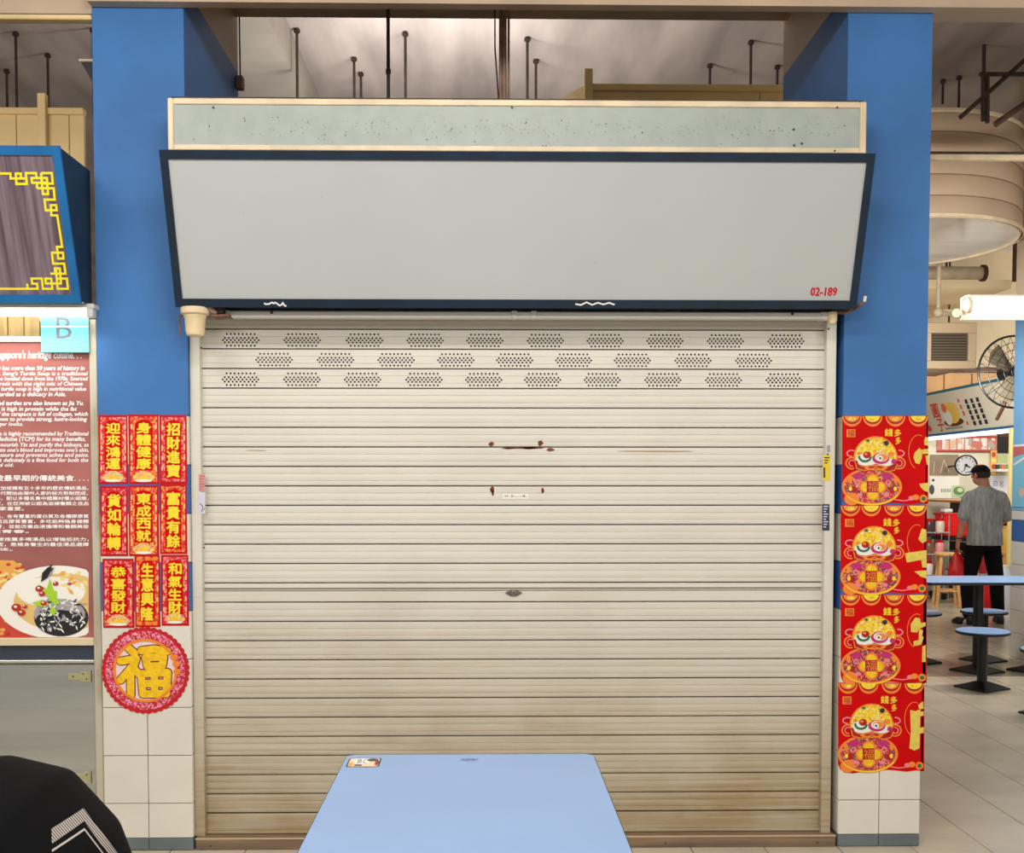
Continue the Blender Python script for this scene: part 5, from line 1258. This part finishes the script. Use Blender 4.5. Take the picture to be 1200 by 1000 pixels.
limb(body, [(.175, -.01, 1.37), (.25, .02, 1.14), (.2, .22, 1.02)], [.052, .041, .028])
hand(body, (.2, .22, 1.02), (-.3, 1, 0), (-1, -.2, 0), (0, .1, 1), .5)
remesh(body, 'body', skin_m, P1, .0075, 3); face(P1, fr1)
tee = MB()
rings(tee, [((.01, 0, .855), X_*.192, Y_*.140), ((.01, 0, .90), X_*.192, Y_*.138), ((.01, 0, 1.05), X_*.182, Y_*.126), ((0, 0, 1.25), X_*.196, Y_*.128), ((0, -.01, 1.36), X_*.212, Y_*.126), ((0, -.012, 1.43), X_*.185, Y_*.108), ((-.003, -.008, 1.475), X_*.085, Y_*.078), ((-.003, -.005, 1.49), X_*.07, Y_*.07)], 26)
for g, e in ((-1, (-.235, -.02, 1.17)), (1, (.258, .01, 1.17))):
    limb(tee, [(g*.165, -.012, 1.375), (g*.195, -.015, 1.32), e], [.072, .070, .064])
tee_m = M('grey_marl', (172, 172, 170), .9, var=.12, scale=5, stretch=(8, 8, 1.5), bump=.2, bscale=120)
remesh(tee, 't_shirt', tee_m, P1, .009, 4)
tr = MB()
rings(tr, [((0, 0, .80), X_*.165, Y_*.115), ((0, 0, .90), X_*.168, Y_*.118), ((0, 0, .95), X_*.16, Y_*.112)], 22)
for g, ax, ay in ((-1, -.16, -.02), (1, .2, .06)):
    limb(tr, [(g*.085, 0, .84), (g*.12+ax*.2, .03, .48), (ax, ay, .12)], [.098, .078, .066])
remesh(tr, 'trousers', black_cloth, P1, .009, 3)
for ax, ay, dx_ in ((-.16, -.02, -.055), (.2, .06, .03)):
    q = MB(); rings(q, [((ax, ay-.05, .0), X_*.04, Y_*.045), ((ax, ay-.05, .05), X_*.042, Y_*.05), ((ax, ay-.03, .10), X_*.04, Y_*.05)], 14)
    rings(q, [((ax+dx_*1.5, ay+.09, .0), X_*.045, Y_*.10), ((ax+dx_*1.5, ay+.085, .035), X_*.046, Y_*.10), ((ax+dx_, ay+.05, .07), X_*.036, Y_*.075)], 14)
    remesh(q, 'shoe', black, P1, .007, 3)
c, f, sd, u, rot = fr1
capm = MB(); k = 20
prof_ = [(math.cos(R(a))*1.0, math.sin(R(a))) for a in range(0, 91, 10)]
rings(capm, [(c+u*(.03+.083*z), sd*(.084*max(r_, .02)), f*(.106*max(r_, .02))) for r_, z in prof_], 28)
cp = capm.build('cap', black_cloth, P1, True)
b_ = MB(); pts = [c+u*.036+sd*(.075*math.sin(R(a)))+f*(.085*math.cos(R(a))*1.0+(.085*math.cos(R(a)))) for a in range(-80, 81, 16)]
inn = [c+u*.04+sd*(.078*math.sin(R(a)))+f*(.095*math.cos(R(a))) for a in range(80, -81, -16)]
b_.prism(pts+inn, u*.005).build('peak', black_cloth, cp)
MB().tube([c-f*.104+sd*.034+u*.045, c-f*.108+u*.062, c-f*.104-sd*.034+u*.045], .004, 8).build('back_strap', M('cap_strap', (96, 62, 58), .7), cp)
hb = MB(); rings(hb, [(c-f*.022-u*.035, sd*.062, f*.078), (c-f*.016+u*.0, sd*.0805, f*.096), (c-f*.012+u*.03, sd*.083, f*.099)], 24); hb.build('hair', M('short_hair', (52, 36, 30), .8), P1, True)
q = MB(); q.tube([(-.258+.033*math.cos(R(a)), .022+.033*math.sin(R(a)), .93) for a in range(0, 361, 20)], .006, 8, cap=False); w_o = q.build('wristwatch', black, P1)
BG = thing('carrier_bag', 'red plastic carrier bag hanging from the hand of the person in the cap', 'bag', None, (mx_, my_, 0))
bag = MB(); hx, hy, hz_ = -.265, .065, .80
rings(bag, [((hx+.03, hy, .42), X_*.10, Y_*.05), ((hx+.03, hy, .46), X_*.125, Y_*.075), ((hx+.025, hy, .58), X_*.115, Y_*.07), ((hx+.015, hy, .70), X_*.07, Y_*.04), ((hx+.0, hy, .775), X_*.022, Y_*.015)], 20)
bm_ = M('red_carrier', (222, 22, 24), .35, var=.12, scale=10, stretch=(3, 3, .4), bump=.3, bscale=22)
remesh(bag, 'bag_body', bm_, BG, .009, 2)
for g in (-1, 1): MB().tube([(hx+g*.012, hy+g*.006, .77), (hx+g*.012, hy+g*.02, .815), (hx, hy+g*.012, .832)], .006, 8).build('handle', bm_, BG)
BG2 = thing('red_sack', 'red bag standing on the floor behind the legs of the person in the cap', 'bag'); sx2, sy2 = floor_pt(1167, 722)
q = MB(); rings(q, [((sx2, sy2+.1, 0), X_*.12, Y_*.08), ((sx2, sy2+.1, .05), X_*.14, Y_*.10), ((sx2, sy2+.1, .34), X_*.11, Y_*.07), ((sx2, sy2+.1, .46), X_*.05, Y_*.03)], 18); q.build('bag_body', bm_, BG2, True)
for g in (-1, 1): MB().tube([(sx2-.04, sy2+.1+g*.015, .45), (sx2-.02, sy2+.1+g*.02, .56), (sx2+.02, sy2+.1+g*.02, .56), (sx2+.04, sy2+.1+g*.015, .45)], .006, 8).build('handle', bm_, BG2)

# the diner in the near left corner: seated, hunched over to the left, only the back shows
P0 = thing('person', 'person in a black top with grey chevron stripes, back and shoulder at bottom left', 'person', None, (-.78, -2.46, 0))
ox, oy = -.78, -2.46
V = lambda x, z, y=0: Vector((x-ox-.055, y, z-.022*min(1, max(0, (z-.55)/.3))))
body = MB()
def spine(mb, rs, n=26):
    out = []
    for i, (x, z, a, b) in enumerate(rs):
        p_ = V(x, z); t = (V(*rs[min(i+1, len(rs)-1)][:2])-V(*rs[max(i-1, 0)][:2])).normalized()
        out.append((p_, Y_*a, t.cross(Y_)*b))
    rings(mb, out, n)
sp = [(-.69, .50, .17, .12), (-.69, .60, .17, .12), (-.705, .72, .165, .115), (-.745, .83, .185, .12), (-.81, .905, .20, .115), (-.885, .945, .16, .09), (-.945, .965, .07, .065)]
spine(body, sp)
limb(body, [V(-.93, .965), V(-1.03, 1.01)], [.06, .056])
fr0 = head(body, V(-1.10, 1.055), (-.86, 0, -.42), (-.3, 0, .95), 1.0)
for g in (-1, 1):
    limb(body, [V(-.70, .55, g*.10), V(-1.10, .53, g*.14), V(-1.06, .10, g*.15)], [.085, .06, .04])
    limb(body, [V(-.83, .90, g*.19), V(-.93, .66, g*.25), V(-1.16, .60, g*.12)], [.052, .042, .028])
    hand(body, V(-1.16, .60, g*.12), (-1, -g*.25, .02), (0, 0, -1), (0, -g, 0), .5)
remesh(body, 'body', skin_m, P0, .008, 3); face(P0, fr0)
top = MB()
spine(top, [(-.69, .46, .185, .135), (-.69, .60, .19, .138), (-.705, .72, .19, .135), (-.748, .83, .215, .138), (-.815, .905, .225, .135), (-.885, .945, .18, .108), (-.935, .962, .085, .078)])
for g in (-1, 1): limb(top, [V(-.82, .905, g*.17), V(-.875, .80, g*.225), V(-.93, .68, g*.255)], [.085, .078, .068])
top_m = bpy.data.materials.new('striped_black_jersey'); top_m.use_nodes = True
def jersey():
    n = top_m.node_tree.nodes; L = top_m.node_tree.links; b = n['Principled BSDF']; b.inputs['Roughness'].default_value = .85
    tc = n.new('ShaderNodeTexCoord'); sp_ = n.new('ShaderNodeSeparateXYZ'); L.new(tc.outputs['Object'], sp_.inputs[0])
    def mt(op, a, c=0.0, d=None):
        q = n.new('ShaderNodeMath'); q.operation = op
        for i, v in enumerate((a, c) if d is None else (a, c, d)):
            if isinstance(v, (int, float)): q.inputs[i].default_value = v
            else: L.new(v, q.inputs[i])
        return q.outputs[0]
    x, z = sp_.outputs[0], sp_.outputs[2]
    # flat print laid on from the side of the sleeve: a runs along the sleeve, c up it
    y = sp_.outputs[1]
    a_ = mt('ADD', mt('MULTIPLY', x, .925), mt('MULTIPLY', y, .38))
    c_ = mt('ADD', mt('ADD', mt('MULTIPLY', x, -.099), mt('MULTIPLY', y, .24)), mt('MULTIPLY', z, .973))
    dx = mt('SUBTRACT', a_, .046)
    drop = mt('ADD', mt('MULTIPLY', mt('MINIMUM', dx, 0), -.5), mt('MULTIPLY', mt('MAXIMUM', dx, 0), 1.55))
    s = mt('SUBTRACT', mt('SUBTRACT', .901, drop), c_)          # depth below the crest line
    hatch = mt('GREATER_THAN', mt('FRACT', mt('MULTIPLY', mt('ADD', a_, mt('MULTIPLY', c_, .7)), 230)), .36)
    band = mt('MULTIPLY', mt('GREATER_THAN', s, 0), mt('LESS_THAN', s, mt('ADD', .0225, mt('MULTIPLY', mt('ABSOLUTE', dx), .04))))
    wide = mt('MULTIPLY', band, hatch)
    thin = mt('MULTIPLY', mt('GREATER_THAN', s, .034), mt('LESS_THAN', s, .038))
    near = mt('LESS_THAN', y, .3); lim = mt('GREATER_THAN', a_, -.008)
    k = mt('MULTIPLY', mt('MULTIPLY', mt('MAXIMUM', wide, thin), near), lim)
    mx = n.new('ShaderNodeMix'); mx.data_type = 'RGBA'; L.new(k, mx.inputs['Factor']); b.inputs['Specular IOR Level'].default_value = .15; mx.inputs['A'].default_value = rgb((9, 9, 10)); mx.inputs['B'].default_value = rgb((186, 176, 166)); L.new(mx.outputs['Result'], b.inputs['Base Color'])
jersey()
remesh(top, 'jersey', top_m, P0, .007, 14)
tr = MB()
for g in (-1, 1): limb(tr, [V(-.70, .55, g*.09), V(-1.10, .53, g*.14), V(-1.06, .12, g*.15)], [.105, .08, .062])
spine(tr, [(-.69, .44, .18, .13), (-.69, .56, .182, .13)])
remesh(tr, 'trousers', M('dark_denim', (40, 44, 60), .9), P0, .009, 3)
for g in (-1, 1):
    q = MB(); y = g*.15
    rings(q, [(V(-1.12, 0, y), X_*.13, Y_*.045), (V(-1.12, .03, y), X_*.13, Y_*.047), (V(-1.085, .08, y), X_*.07, Y_*.04), (V(-1.06, .12, y), X_*.045, Y_*.04)], 16); remesh(q, 'shoe', black, P0, .007, 3)
c, f, sd, u, rot = fr0
hb = MB(); hb.ball(c+u*.034-f*.014, (.083, .102, .092), n=20, rot=rot); hb.ball(c-f*.045-u*.02, (.07, .06, .07), n=16, rot=rot)
remesh(hb, 'hair', M('black_hair', (22, 18, 17), .6), P0, .006, 3)
so = stool(-.77, -2.46, 'pale blue stool under the diner in black, bottom left', 'pedestal stools of the near table')
